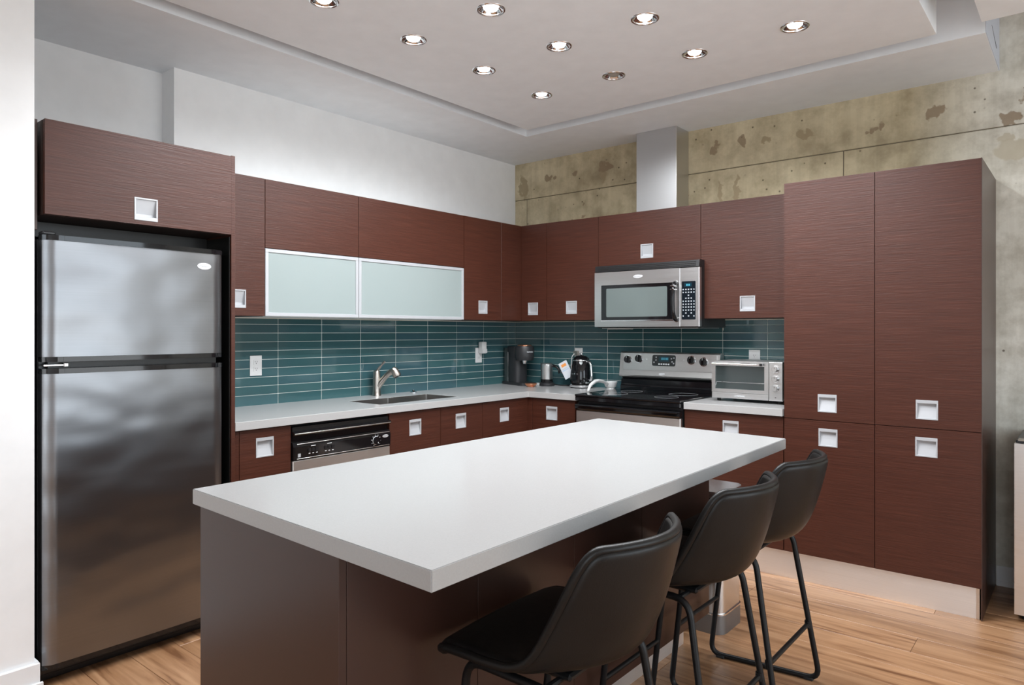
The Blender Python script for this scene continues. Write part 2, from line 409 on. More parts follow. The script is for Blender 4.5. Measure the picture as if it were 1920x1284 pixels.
for axis, wins in (('y', WR), ('x', WB_ADDED)):
    for a, b in wins:
        f = BM(); g = BM(); m_ = (a+b)/2
        def bar(bmx, p0, p1, q0, q1, d0=0.03, d1=0.09):
            if axis == 'y': box(bmx, 3.6+d0, 3.6+d1, p0, p1, q0, q1)
            else: box(bmx, p0, p1, -3.35+d0, -3.35+d1, q0, q1)
        for p0, p1, q0, q1 in ((a, b, WZ0, WZ0+.06), (a, b, WZ1-.06, WZ1), (a, a+.06, WZ0+.06, WZ1-.06), (b-.06, b, WZ0+.06, WZ1-.06), (m_-.03, m_+.03, WZ0+.06, WZ1-.06)): bar(f, p0, p1, q0, q1)
        o = struct('window_%d' % wi, f, 'trim_white', 'unseen white framed window'); wi += 1
        for p0, p1 in ((a+.06, m_-.03), (m_+.03, b-.06)):
            g = BM(); bar(g, p0, p1, WZ0+.06, WZ1-.06, 0.055, 0.061); link('pane', g, 'window_glass', o)
        if PORTALS:
            L = bpy.data.lights.new('window_portal', 'AREA'); L.shape = 'RECTANGLE'; L.size = b-a; L.size_y = WZ1-WZ0; L.cycles.is_portal = True
            lo_ = bpy.data.objects.new('window_portal', L); COL.objects.link(lo_); zc = (WZ0+WZ1)/2
            if axis == 'y': lo_.location = (3.59, m_, zc); lo_.rotation_euler = (0, PI/2, 0); L.size, L.size_y = WZ1-WZ0, b-a
            else: lo_.location = (m_, -3.19, zc); lo_.rotation_euler = (PI/2, 0, 0)
# floor boards: rows run along X, joint lines as in the photograph
pitch = 0.177; y = 3.534-pitch*39; shared = {}
rowi = 0
while y < 4.62:
    x = -4.0+random.uniform(0.2, 1.6); xs = [-4.0]
    if abs(y-3.357) < 0.02: xs = [-4.0, -2.35, -0.587, 1.25, 3.6]
    else:
        while x < 3.3: xs.append(x); x += random.uniform(1.45, 2.3)
        xs.append(3.6)
    for x0, x1 in zip(xs, xs[1:]):
        bm = BM(); L = x1-x0-0.0012; box(bm, -L/2, L/2, -pitch/2+.0006, pitch/2-.0006, -0.012, random.choice((0, 0, -.0003)), 0.0012)
        o = link('plank', bm, 'oak_floor', floor); o.location = ((x0+x1)/2, y+pitch/2, 0)
    y += pitch; rowi += 1
# concrete wall: pours with recessed formwork joints
def slab(x0, x1, z0, z1, dy=0.0):
    return link('concrete_panel', bx(x0, x1, YW-dy, YW+0.02, z0, z1, 0.003), 'concrete', wall_back)
g_ = 0.0022
slab(XW, 3.6, 2.455+g_, 3.2, 0.002)
for x0, x1 in ((XW, -3.605), (-3.605, -1.152), (-1.152, 1.25), (1.25, 3.6)): slab(x0+g_*(x0 > XW), x1-g_*(x1 < 3.6), -0.012, 2.455-g_)
# baseboards
bm = BM(); prism(bm, [(4.55, 0), (4.535, 0), (4.535, .028), (4.541, .034), (4.541, .105), (4.55, .105)], -0.385, 3.6, 'x'); tag(link('baseboard_back', bm, 'trim_white'), 'white baseboard along the concrete wall', kind='structure')
bm = BM(); box(bm, -3.03, -3.013, -3.2, 0.884, 0, 0.125, 0.002); box(bm, -3.9, -3.03, 0.87, 0.884, 0, .125); box(bm, -3.013, -3.003, -3.2, 0.892, 0, 0.055, 0.002); tag(link('baseboard_left', bm, 'trim_white'), 'white baseboard on the wall end beside the fridge', kind='structure')
# ceiling: slab, bulkheads and dropped panel with open slots between them
ceil = struct('ceiling', bx(-4.0, 3.75, -3.35, 4.7, 3.05, 3.2), 'ceiling_paint', 'white ceiling with bulkheads and dropped panel')
link('bulkhead', bx(-4.0, -3.112, -3.2, YW, ZC, 3.05), 'ceiling_paint', ceil)
bkh = link('bulkhead', bx(-3.112, -0.375, 3.925, YW, ZC, 3.05), 'ceiling_paint', ceil)
end = link('end_face', bx(-0.375, -0.372, 3.926, YW-.002, ZC+.002, 3.05), 'end_grey', bkh); end['label'] = 'grey end of the bulkhead'  # thin grey sheet over the end of the bulkhead
link('slit', bx(-0.3725, -0.3712, 4.03, 4.045, ZC+.16, 3.05), 'slit_black', bkh)
link('slit', prism(BM(), [(4.16, ZC+.115), (4.175, ZC+.115), (4.40, ZC+.075), (4.385, ZC+.068)], -0.3725, -0.3712, 'x'), 'slit_black', bkh)
link('bulkhead', bx(-0.375, 3.6, -3.2, 3.78, ZC, 3.05), 'ceiling_paint', ceil)
link('bulkhead', bx(-3.112, -0.375, -3.2, 0.38, ZC, 3.05), 'ceiling_paint', ceil)
LX = (-2.497, -2.003, -1.531, -1.041); LY = (1.769, 2.277, 2.782, 3.292); LR = 0.055
def cloud():
    bm = BM(); x0, x1, y0, y1 = -3.004, -0.555, 0.50, 3.80; h = 0.09
    xs = [x0]+[v for l in LX for v in (l-h, l+h)]+[x1]; ys = [y0]+[v for l in LY for v in (l-h, l+h)]+[y1]
    for i in range(len(xs)-1):
        for j in range(len(ys)-1):
            a, b, c, d = xs[i], xs[i+1], ys[j], ys[j+1]
            if i % 2 == 1 and j % 2 == 1:
                cx, cy = (a+b)/2, (c+d)/2; inn = []; out = []; up = []
                for k in range(24):
                    t = 2*PI*k/24; u, v = math.cos(t), math.sin(t); s = h/max(abs(u), abs(v))
                    inn.append(bm.verts.new((cx+LR*u, cy+LR*v, ZC))); out.append(bm.verts.new((cx+s*u, cy+s*v, ZC))); up.append(bm.verts.new((cx+LR*u, cy+LR*v, ZC+.03)))
                for k in range(24):
                    q = (k+1) % 24; bm.faces.new((out[k], out[q], inn[q], inn[k])); bm.faces.new((inn[k], inn[q], up[q], up[k]))
            else: bm.faces.new([bm.verts.new(p) for p in ((a, c, ZC), (b, c, ZC), (b, d, ZC), (a, d, ZC))])
    z1 = 3.05
    for p in (((x0, y0), (x1, y0)), ((x1, y0), (x1, y1)), ((x1, y1), (x0, y1)), ((x0, y1), (x0, y0))):
        (a, b), (c, d) = p; bm.faces.new([bm.verts.new(q) for q in ((a, b, ZC), (c, d, ZC), (c, d, z1), (a, b, z1))])
    bmesh.ops.remove_doubles(bm, verts=bm.verts, dist=1e-5)
    return bm
link('dropped_panel', cloud(), 'ceiling_paint', ceil)
# downlights
def downlight(x, y, on):
    t = Thing('downlight', 'lit round chrome downlight in the dropped ceiling panel' if on else 'unlit round chrome downlight with dark lamp in the dropped ceiling panel', 'downlight', (x, y, ZC), 0, 'downlights in the ceiling panel' if on else None)
    bm = BM(); lathe(bm, [(0.0640, 0.0), (0.0625, -.0035), (0.057, -.0045), (0.0535, -.002), (0.053, .002)], (x, y, ZC), 32, cap0=False, cap1=False); t.part('trim_ring', bm, 'chrome', smooth=True)
    bm = BM(); lathe(bm, [(0.053, .002), (0.046, .008), (0.037, .013), (0.033, .015)], (x, y, ZC), 32, cap0=False, cap1=False); t.part('reflector', bm, 'chrome', smooth=True)
    bm = BM(); lathe(bm, [(0.033, .016), (0.033, .008), (0.027, .001), (0.014, -.004), (0.004, -.005)], (x, y, ZC), 24); t.part('lamp', bm, 'bulb' if on else 'bulb_off', smooth=True)
    if on:
        L = bpy.data.lights.new('downlight_beam', 'SPOT'); L.energy = LAMP_W; L.spot_size = math.radians(168); L.spot_blend = 0.6; L.shadow_soft_size = 0.045; L.color = (0.93, 0.965, 1.0)
        lo_ = bpy.data.objects.new('downlight_beam', L); COL.objects.link(lo_); lo_.parent = t.o; lo_.location = (0, 0, -0.012)
for ix, x in enumerate(LX):
    for iy, y in enumerate(LY):
        downlight(x, y, not (ix == 1 and iy == 3))

# ------------------------------------------------------------------ backsplash tiles (children of the walls)
TP = 0.3045; RP = 0.0513; ZR = 0.9395; GR = 0.0032
tcache = {}
def tile(w, h):
    k = (round(w, 4), round(h, 4))
    if k not in tcache:
        bm = box(BM(), -w/2, w/2, -0.004, 0.004, -h/2, h/2, 0.0012)
        me = bpy.data.meshes.new('tile'); bm.to_mesh(me); bm.free(); me.materials.append(MATS['glass_tile']); tcache[k] = me
    return tcache[k]
def put_tile(a0, a1, z0, z1, rot, par):
    w, h = a1-a0-GR, z1-z0-GR
    if w < .006 or h < .006: return
    o = bpy.data.objects.new('tile', tile(w, h)); COL.objects.link(o); o.parent = par
    a, z = (a0+a1)/2, (z0+z1)/2
    o.location = (a, YW-.006, z) if rot == 0 else (XW+.006, a, z); o.rotation_euler = (0, 0, rot)
zrows = [CT-.004]+[ZR+RP*k for k in range(1, 10)]+[UB-.004]
link('grout_bed', bx(XW, XW+.0072, 1.705, YW, CT-.004, UB), 'grout', wall_left)
link('grout_bed', bx(XW+.0072, -1.30, YW-.0072, YW+.002, CT-.004, UB), 'grout', wall_back)
js = [1.705]+[4.446-TP*k for k in range(8, -1, -1)]+[YW-.008]
for a0, a1 in zip(js, js[1:]):
    for z0, z1 in zip(zrows, zrows[1:]): put_tile(a0, a1, z0, z1, R90, wall_left)
jb = [XW+.008+.302*k for k in range(0, 9)]; jb[-1] = -1.302
for a0, a1 in zip(jb, jb[1:]):
    for z0, z1 in zip(zrows, zrows[1:]):
        if a0 > -2.52 and a1 < -1.85 and z0 > 1.36: continue
        put_tile(a0, a1, z0, z1, 0, wall_back)
# cream edge strip under the wall cabinets
tag(link('trim_1', box(BM(), XW+.001, XW+.014, 1.722, YW-.001, UB-.0055, UB-.0005), 'trim_cream'), 'cream edge strip on top of the tiles behind the sink', kind='structure')
bm = BM(); box(bm, XW+.014, -2.69, YW-.014, YW-.001, UB-.0055, UB-.0005); box(bm, -1.903, -1.31, YW-.014, YW-.001, UB-.0055, UB-.0005); box(bm, -1.909, -1.903, YW-.014, YW-.001, 1.366, UB-.0005)
tag(link('trim_2', bm, 'trim_cream'), 'cream edge strip on top of the tiles behind the range', kind='structure')

# ------------------------------------------------------------------ cabinets
HS = 0.095
def door_mesh(a0, a1, z0, z1, b, th=0.019, hole=None):
    bm = BM()
    if not hole: return box(bm, a0, a1, b, b+th, z0, z1, 0.0012)
    ha, hz = hole; s = 0.043; A = [a0, ha-s, ha+s, a1]; Z = [z0, hz-s, hz+s, z1]; V = {}
    for k, bb in enumerate((b, b+th)):
        for i, a in enumerate(A):
            for j, z in enumerate(Z): V[i, j, k] = bm.verts.new((a, bb, z))
    for k in (0, 1):
        for i in range(3):
            for j in range(3):
                if i == 1 and j == 1: continue
                bm.faces.new((V[i, j, k], V[i+1, j, k], V[i+1, j+1, k], V[i, j+1, k]))
    for i in range(3):
        for j in (0, 3): bm.faces.new((V[i, j, 0], V[i+1, j, 0], V[i+1, j, 1], V[i, j, 1]))
        for q in (0, 3): bm.faces.new((V[q, i, 0], V[q, i+1, 0], V[q, i+1, 1], V[q, i, 1]))
    for j in (1, 2): bm.faces.new((V[1, j, 0], V[2, j, 0], V[2, j, 1], V[1, j, 1]))
    for q in (1, 2): bm.faces.new((V[q, 1, 0], V[q, 2, 0], V[q, 2, 1], V[q, 1, 1]))
    return bm
def handle_mesh(ha, hz, b, up=True, clip=None):
    """square recessed pull: frame ring proud of the door, pocket sloping in towards the thick side"""
    bm = BM(); o = HS/2; t = 0.0065; T = 0.016; f = b-0.0022; s = 1 if up else -1
    ia0, ia1 = ha-o+t, ha+o-t
    zt, zb = hz+s*(o-T), hz-s*(o-t)          # inner edges: thick side, thin side
    def bz(p0, p1, q0, q1): box(bm, p0, p1, f, b+.003, min(q0, q1), max(q0, q1), 0.0007)
    bz(ha-o, ha+o, zt, hz+s*o); bz(ha-o, ha+o, hz-s*o, zb); bz(ha-o, ia0, zb, zt); bz(ia1, ha+o, zb, zt)
    d = 0.017                                 # pocket
    P = {}
    for a in (ia0, ia1):
        P[a] = [bm.verts.new((a, b+.002, zb)), bm.verts.new((a, b+d, zt-s*.012)), bm.verts.new((a, b+d, zt)), bm.verts.new((a, b+.002, zt))]
    q, r = P[ia0], P[ia1]
    bm.faces.new((q[0], r[0], r[1], q[1])); bm.faces.new((q[1], r[1], r[2], q[2])); bm.faces.new((q[2], r[2], r[3], q[3]))
    bm.faces.new(q); bm.faces.new(r)
    return bm
def add_door(t, a0, a1, z0, z1, b, hole=None, up=True, name='door', mat='wenge', gap=0.0016):
    d = t.part(name, door_mesh(a0+gap, a1-gap, z0+gap, z1-gap, b, hole=hole), mat)
    if hole:
        h = t.part('handle', handle_mesh(hole[0], hole[1], b, up), 'handle_grey', d); h['label'] = 'square recessed silver grey pull'
    return d
def carcass(t, a0, a1, b0, b1, z0, z1, mat='carcass', name='body'):
    return t.part(name, bx(a0+.0008, a1-.0008, b0, b1, z0, z1), mat)
def cab(name, label, cat, a0, a1, z0, z1, bf, bw, rot, doors, group=None):
    t = Thing(name, label, cat, ((a0+a1)/2, bf, z0), rot, group)
    carcass(t, a0, a1, bf+.0195, bw, z0, z1)
    for d in doors: add_door(t, *d)
    return t
G_U = 'wall cabinets'; G_B = 'base cabinets'
BWS, BWB = 3.7205, 4.5405    # rear faces against tiles/walls (sink run, back run)
# wall cabinets, sink run
cab('wall_cabinet', 'narrow dark wood wall cabinet beside the fridge panel, one pull at its lower corner', 'cabinet', 1.722, 2.030, UB, UT, UFS, 3.729, R90, [(1.722, 2.030, UB, UT, UFS, (1.8725, 1.529), False)], G_U)
def lift_cab(a0, a1, label):
    t = Thing('wall_cabinet', label, 'cabinet', ((a0+a1)/2, UFS, UB), R90, G_U)
    bm = BM()
    for z0, z1 in ((UB, UB+.016), (1.80, 1.816), (UT-.016, UT)): box(bm, a0+.001, a1-.001, UFS+.022, 3.729, z0, z1)
    for p in (a0+.001, a1-.017): box(bm, p, p+.016, UFS+.022, 3.729, UB+.016, UT-.016)
    box(bm, a0+.017, a1-.017, 3.715, 3.729, UB+.016, UT-.016); t.part('body', bm, 'interior_white')
    add_door(t, a0, a1, 1.805, UT, UFS)
    a0 += .002; a1 -= .002; z0, z1 = UB+.002, 1.803; w = 0.019; f = BM()
    for p in ((a0, a1, z0, z0+w), (a0, a1, z1-w, z1), (a0, a0+w, z0+w, z1-w), (a1-w, a1, z0+w, z1-w)): box(f, p[0], p[1], UFS-.001, UFS+.019, p[2], p[3], .001)
    d = t.part('glass_door', f, 'handle_grey', label='aluminium framed frosted glass lift door')
    t.part('pane', bx(a0+w-.003, a1-w+.003, UFS+.004, UFS+.009, z0+w-.003, z1-w+.003), 'frosted_glass', d)
    for p in (a0+w+.004, a1-w-.034): t.part('hinge_plate', bx(p, p+.03, UFS+.0095, UFS+.016, 1.505, 1.545, .002), 'outlet_white', d)
lift_cab(2.030, 2.650, 'dark wood wall cabinet with frosted glass lift door, the narrower one')
lift_cab(2.650, 3.568, 'dark wood wall cabinet with frosted glass lift door, the wider one')
cab('wall_cabinet', 'plain dark wood wall cabinet between the frosted doors and the corner panel', 'cabinet', 3.568, 3.972, UB, UT, UFS, 3.729, R90, [(3.568, 3.972, UB, UT, UFS, (3.767, 1.534), False)], G_U)
t = Thing('corner_wall_cabinet', 'corner wall cabinet with blind dark panel and a narrow door with pull', 'cabinet', (-3.39, 4.21, UB), 0, G_U)
bm = BM(); box(bm, -3.729, -3.41, 3.973, 4.5405, UB, UT); box(bm, -3.41, -3.1455, 4.2295, 4.5405, UB, UT); t.part('body', bm, 'carcass')
t.part('blind_panel', bx(-3.409, -3.39, 3.9736, 4.2285, UB+.0016, UT-.0016, .0012), 'wenge')
add_door(t, -3.389, -3.145, UB, UT, UFB, (-3.275, 1.531), False)
cab('wall_cabinet', 'dark wood wall cabinet beside the microwave, nearer the corner', 'cabinet', -3.145, -2.687, UB, UT, UFB, BWB, 0, [(-3.145, -2.687, UB, UT, UFB, (-2.919, 1.534), False)], G_U)
cab('wall_cabinet', 'low dark wood wall cabinet above the microwave', 'cabinet', -2.687, -1.916, 1.816, UT, UFB, 4.549, 0, [(-2.687, -1.916, 1.816, UT, UFB, (-2.302, 1.902), False)], G_U)
cab('wall_cabinet', 'dark wood wall cabinet between the microwave and the tall cabinets', 'cabinet', -1.916, -1.302, UB, UT, UFB, BWB, 0, [(-1.916, -1.302, UB, UT, UFB, (-1.613, 1.530), False)], G_U)
# tall cabinets
SPL = 0.884
t = cab('tall_cabinet', 'tall dark wood two-door pantry cabinet next to the toaster oven', 'cabinet', -1.300, -0.845, TOE, UT, FB, 4.549, 0, [(-1.300, -0.845, SPL, UT, FB, (-1.0744, .9765), True), (-1.300, -0.845, TOE, SPL, FB, (-1.0704, .794), True)], 'tall cabinets')
t = cab('tall_cabinet', 'tall dark wood two-door pantry cabinet at the open end by the baseboard', 'cabinet', -0.845, -0.392, TOE, UT, FB, 4.549, 0, [(-0.845, -0.390, SPL, UT, FB, (-0.6135, .975), True), (-0.845, -0.390, TOE, SPL, FB, (-0.6158, .792), True)], 'tall cabinets')
t.part('side_panel', bx(-0.3927, -0.388, FB+.001, 4.549, 0.0, UT, .0008), 'wenge_smooth', label='smooth dark end panel')
bm = BM(); box(bm, -1.905, -0.400, FB+.018, FB+.026, 0.0, TOE-.002, .0005)
o = tag(link('plinth', bm, 'steel_plinth'), 'brushed steel toe-kick under the tall cabinets', 'toe kick'); link('end_cap', bx(-0.413, -0.3985, FB+.0145, FB+.0255, 0.0, TOE-.003, .001), 'steel_bright', o)
tag(link('plinth', bx(-3.16, -2.70, 3.99, 4.0, 0, TOE-.002), 'steel_plinth'), 'brushed steel toe-kick under the corner base cabinets', 'toe kick')
tag(link('plinth', bx(-3.168, -3.16, 1.725, 3.99, 0, TOE-.002), 'steel_plinth'), 'brushed steel toe-kick under the sink base cabinets', 'toe kick')
# base cabinets
BT = 0.8865
def base(a0, a1, rot, bf, bw, h, label): return cab('base_cabinet', label, 'cabinet', a0, a1, TOE, BT, bf, bw, rot, [(a0, a1, TOE, BT, bf, h, True)], G_B)
base(1.722, 2.000, R90, FS, 3.729, (1.8555, .7955), 'narrow dark wood base cabinet between the fridge panel and the dishwasher')
t = Thing('base_cabinet', 'dark wood sink base cabinet with two doors and silver pulls', 'cabinet', (3.04, FS, TOE), R90, G_B)
bm = BM(); box(bm, 2.641, 2.657, FS+.0195, 3.729, TOE, BT); box(bm, 3.426, 3.441, FS+.0195, 3.729, TOE, BT); box(bm, 2.657, 3.426, FS+.0195, 3.729, TOE, TOE+.016); box(bm, 2.657, 3.426, 3.715, 3.729, TOE+.016, .70); t.part('body', bm, 'carcass')
add_door(t, 2.640, 3.052, TOE, BT, FS, (2.8414, .788), True); add_door(t, 3.052, 3.442, TOE, BT, FS, (3.2335, .788), True)
t = Thing('corner_base_cabinet', 'dark wood corner base cabinet with a door on each side of the corner', 'cabinet', (-3.10, 3.925, TOE), 0, G_B)
bm = BM(); box(bm, -3.729, -3.12, 3.443, 4.549, TOE, BT); box(bm, -3.12, -2.690, 3.9445, 4.549, TOE, BT); t.part('body', bm, 'carcass')
add_door(t, -3.058, -2.690, TOE, BT, FB, (-2.888, .789), True)
t.part('corner_post', bx(-3.119, -3.0605, 3.9255, 3.944, TOE+.002, BT-.002, .001), 'wenge')
d = link('door', door_mesh(3.4436, 3.9225, TOE+.0016, BT-.0016, 3.10, hole=(3.664, .788)), 'wenge'); h = link('handle', handle_mesh(3.664, .788, 3.10), 'handle_grey')
h['label'] = 'square recessed silver grey pull'
for ob in (d, h):
    for v in ob.data.vertices: v.co = (-v.co.y+3.10, v.co.x-3.925, v.co.z-TOE)
d.parent = t.o; h.parent = d
base(-1.892, -1.302, 0, FB, BWB, (-1.603, .794), 'dark wood base cabinet between the range and the tall cabinets')
# fridge surround
t = Thing('fridge_cabinet', 'dark wood flap cabinet and side panels boxed around the fridge', 'cabinet', (1.30, 3.08, 0), R90)
add_door(t, 0.915, 1.690-.02, 1.808, UT, 3.073, (1.288, 1.874), False)
t.part('side_panel', bx(1.6705, 1.6900, 3.078, 3.86, 0, UT+.003, .001), 'wenge')
t.part('shade_sheet', bx(1.6665, 1.6702, 3.09, 3.86, 0.002, 1.80), 'black_panel')  # black sheet standing in for the shade inside the recess
carcass(t, 0.9155, 1.669, 3.096, 3.86, 1.809, UT-.002)
t.part('filler', bx(0.875, 0.9045, 3.115, 3.135, 1.75, UT, .001), 'wenge_smooth'); t.part('gap_shade_block', bx(0.9060, 1.666, 3.30, 3.86, 1.745, 1.806), 'black_panel'); t.part('side_shade_sheet', bx(0.8755, 0.8850, 3.16, 3.86, 0, 1.749), 'black_panel')  # black block and sheet put in for the shade around the fridge
t.part('filler_side', bx(1.6905, 1.7215, 3.10, 3.728, 0, .885, .001), 'wenge'); t.part('filler_side', bx(1.6905, 1.7215, 3.39, 3.718, UB, UT, .001), 'wenge')

# ------------------------------------------------------------------ worktops, sink, tap
def slab_grid(A, Bc, z0, z1, skip):
    """solid slab on a grid of cells with some cells left out"""
    bm = BM(); V = {}
    def v(i, j, k):
        if (i, j, k) not in V: V[i, j, k] = bm.verts.new((A[i], Bc[j], (z0, z1)[k]))
        return V[i, j, k]
    cells = [(i, j) for i in range(len(A)-1) for j in range(len(Bc)-1) if (i, j) not in skip]; cs = set(cells)
    for i, j in cells:
        for k in (0, 1): bm.faces.new((v(i, j, k), v(i+1, j, k), v(i+1, j+1, k), v(i, j+1, k)))
        for (ni, nj), (p, q) in (((i-1, j), ((i, j), (i, j+1))), ((i+1, j), ((i+1, j), (i+1, j+1))), ((i, j-1), ((i, j), (i+1, j))), ((i, j+1), ((i, j+1), (i+1, j+1)))):
            if (ni, nj) not in cs: bm.faces.new((v(*p, 0), v(*q, 0), v(*q, 1), v(*p, 1)))
    return bm
SX0, SX1, SY0, SY1 = -3.492, -3.195, 2.65, 3.305
bm = slab_grid([-3.7225, SX0, SX1, -3.08, -2.668], [1.692, SY0, SY1, 3.905, 4.5425], CB, CT, {(1, 1), (3, 0), (3, 1), (3, 2)})
bmesh.ops.recalc_face_normals(bm, faces=bm.faces)
es = [e for e in bm.edges if len(e.link_faces) == 2 and e.calc_face_angle(0) > 1.0]
bmesh.ops.bevel(bm, geom=es, offset=.0015, segments=1, affect='EDGES')
wt = tag(link('worktop', bm, 'quartz'), 'white L-shaped quartz worktop with the sink cut into it', 'worktop')
tag(link('worktop', bx(-1.888, -1.3025, 3.905, 4.5425, CB, CT, .0015), 'quartz'), 'short white quartz worktop under the toaster oven', 'worktop')
# sink: two bowls under the cut-out
t = Thing('sink', 'undermount double-bowl brushed steel sink', 'sink', (-3.34, 2.98, CB-.17))
def bowl(y0, y1, dz):
    bm = BM(); q = .0012; R_ = [([SX0+q, SX1-q, y0, y1], .010, CT-.0012), ([SX0+q, SX1-q, y0, y1], .010, CB-.02), ([SX0+.006, SX1-.006, y0+.006, y1-.006], .02, CB-dz+.03), ([SX0+.016, SX1-.016, y0+.016, y1-.016], .03, CB-dz)]
    rings = [[bm.verts.new((*p, z)) for p in rrect(*a, r, 4)] for a, r, z in R_]; n = len(rings[0])
    for a, b in zip(rings, rings[1:]):
        for k in range(n): bm.faces.new((a[k], a[(k+1) % n], b[(k+1) % n], b[k]))
    bm.faces.new(rings[-1])
    return bm
t.part('bowl', bowl(SY0+.0012, 2.966, .17), 'steel_sink', smooth=0.6); t.part('bowl', bowl(2.984, SY1-.0012, .17), 'steel_sink', smooth=0.6)
t.part('divider', bx(SX0+.0014, SX1-.0014, 2.9665, 2.9835, CB-.05, CT-.006, .003), 'steel_bright')
for yy in (2.81, 3.145):
    bm = BM(); lathe(bm, [(.04, 0), (.038, .004), (.02, .002)], (-3.34, yy, CB-.1695), 20); t.part('drain', bm, 'chrome', smooth=0.6)
# tap, spout pointing into the room
t = Thing('kitchen_tap', 'brushed nickel pull-out kitchen tap with lever behind the sink', 'tap', (-3.655, 3.005, CT))
fx, fy = -3.655, 3.005
bm = BM(); lathe(bm, [(.030, 0), (.030, .004), (.0275, .008), (.0255, .05), (.0245, .12), (.0235, .158), (.019, .166), (.008, .168)], (fx, fy, CT), 24); t.part('body', bm, 'nickel', smooth=0.7)
d = Vector((0.83, 0.56, 0)).normalized()
def dp(s, z): return (fx+d.x*s, fy+d.y*s, CT+z)
bm = BM(); tube(bm, fillet([dp(.0, .050), dp(.045, .110), dp(.085, .152), dp(.120, .164)], .05, 5), .019, 14, rf=lambda q: .022-.004*math.sin(q*PI)); t.part('spout', bm, 'nickel', smooth=0.7)
bm = BM(); tube(bm, [dp(.104, .176), dp(.110, .174), dp(.118, .168), dp(.138, .138), dp(.142, .131)], .024, 18, rf=lambda q: (.014, .0235, .0265, .0275, .0260)[min(4, int(q*4+.01))]); sp = t.part('spray_head', bm, 'nickel', smooth=0.7)
bm = BM(); tube(bm, [dp(.142, .131), dp(.145, .1265)], .0240, 18); t.part('nozzle', bm, 'plastic_black', sp, smooth=0.7)
bm = BM(); tube(bm, fillet([dp(-.004, .155), dp(.018, .185), dp(.035, .205), dp(.056, .228)], .03, 4), .007, 10, rf=lambda q: .010-.004*q+.002*(q > .9)); t.part('lever', bm, 'nickel', smooth=0.7)
t = Thing('sink_stopper', 'small chrome and black sink stopper on the worktop behind the sink', 'stopper', (-3.64, 3.32, CT))
bm = BM(); lathe(bm, [(.026, 0), (.026, .004), (.02, .007), (.006, .008)], (-3.64, 3.32, CT), 20); t.part('disc', bm, 'chrome', smooth=0.6)
bm = BM(); lathe(bm, [(.007, .008), (.009, .014), (.006, .02)], (-3.64, 3.32, CT), 12); t.part('knob', bm, 'plastic_black', smooth=0.6)

# ------------------------------------------------------------------ sockets
def outlet(a, z, rot, label, horizontal=False, faces=2):
    b = (YW-.0105) if rot == 0 else (-XW-.0105)
    t = Thing('wall_socket', label, 'socket', (a, b, z), rot)
    w, h = .0375, .0585
    bm = BM(); box(bm, a-w, a+w, b-.004, b+.0015, z-h, z+h, .0025, 2); t.part('cover_plate', bm, 'outlet_white')
    for k in ((1, -1) if faces == 2 else (0,)):
        zz = z+k*.0195
        bm = BM(); prism(bm, rrect(a-.016, a+.016, zz-.0155, zz+.0155, .006, 3), b-.0058, b-.0035, 'y'); f = t.part('receptacle', bm, 'outlet_white')
        for s in (-.0062, .0062): t.part('slot', bx(a+s-.0012, a+s+.0012, b-.0062, b-.0056, zz+.000, zz+.008), 'socket_dark', f)
        bm = BM(); lathe(bm, [(.0026, -.0062), (.0026, -.0056)], (a, b, zz-.0065), 10, 'y'); t.part('ground_hole', bm, 'socket_dark', f)
    return t
outlet(2.168, 1.161, R90, 'white double wall socket on the tiles near the fridge')
t = outlet(4.080, 1.171, R90, 'white wall socket near the corner with a bulky white plug-in adapter')
bb = -XW-.0105
ad = Thing('plug_adapter', 'white rectangular plug-in adapter in the socket near the corner', 'adapter', (4.098, bb, 1.225), R90)
ad.part('casing', bx(4.072, 4.124, bb-.05, bb-.0066, 1.185, 1.277, .006, 2), 'white_plastic'); ad.part('lower_face', bx(4.0735, 4.1225, bb-.056, bb-.0505, 1.188, 1.222, .002), 'outlet_white')
outlet(-3.078, 1.172, 0, 'white wall socket on the tiles above the kettle')
pl = Thing('power_plug', 'plug with white cord in the socket above the kettle', 'plug', (-3.085, 4.53, 1.19))
bm = BM(); prism(bm, rrect(-3.101, -3.069, 1.172, 1.208, .008, 3), 4.497, 4.5325, 'y'); pl.part('plug_body', bm, 'nickel')
bm = BM(); tube(bm, fillet([(-3.092, 4.500, 1.186), (-3.105, 4.485, 1.165), (-3.118, 4.49, 1.08), (-3.105, 4.50, 0.98), (-3.06, 4.505, .938)], .04, 4), .0034, 8); pl.part('cord', bm, 'white_plastic', smooth=True)
outlet(-1.692, 1.180, 0, 'white wall socket on the tiles above the toaster oven')

# ------------------------------------------------------------------ refrigerator
t = Thing('refrigerator', 'top-freezer refrigerator with dented brushed steel doors and black sides', 'refrigerator', (1.26, 3.05, 0), R90)
t.part('body', bx(.9045, 1.6150, 3.115, 3.80, .03, 1.715, .004), 'plastic_black')
def bowed(a0, a1, z0, z1, b, bow, th, n=14, r=.018):
    """door skin bowed outwards across its width with rounded vertical edges"""
    bm = BM(); pts = []
    for i in range(n+1):
        q = i/n; a = a0+(a1-a0)*q; e_ = min(q, 1-q)*(a1-a0); rr = 0 if e_ >= r else r-math.sqrt(max(0, r*r-(r-e_)**2))
        pts.append((a, b-bow*(1-(2*q-1)**2)+rr))
    pts = [(a0, b+th)]+pts+[(a1, b+th)]
    return prism(bm, pts, z0, z1)
def steel_door(name, z0, z1):
    d = t.part(name, bowed(.9045, 1.6165, z0, z1, 3.048, .007, .058, 28), 'steel_fridge', smooth=0.7)
    return d
fz = steel_door('freezer_door', 1.262, 1.708); fd = steel_door('fridge_door', .088, 1.197)
t.part('top_cap', bowed(.9040, 1.6170, 1.7085, 1.728, 3.045, .012, .06, 20), 'gloss_black', fz, smooth=0.7)
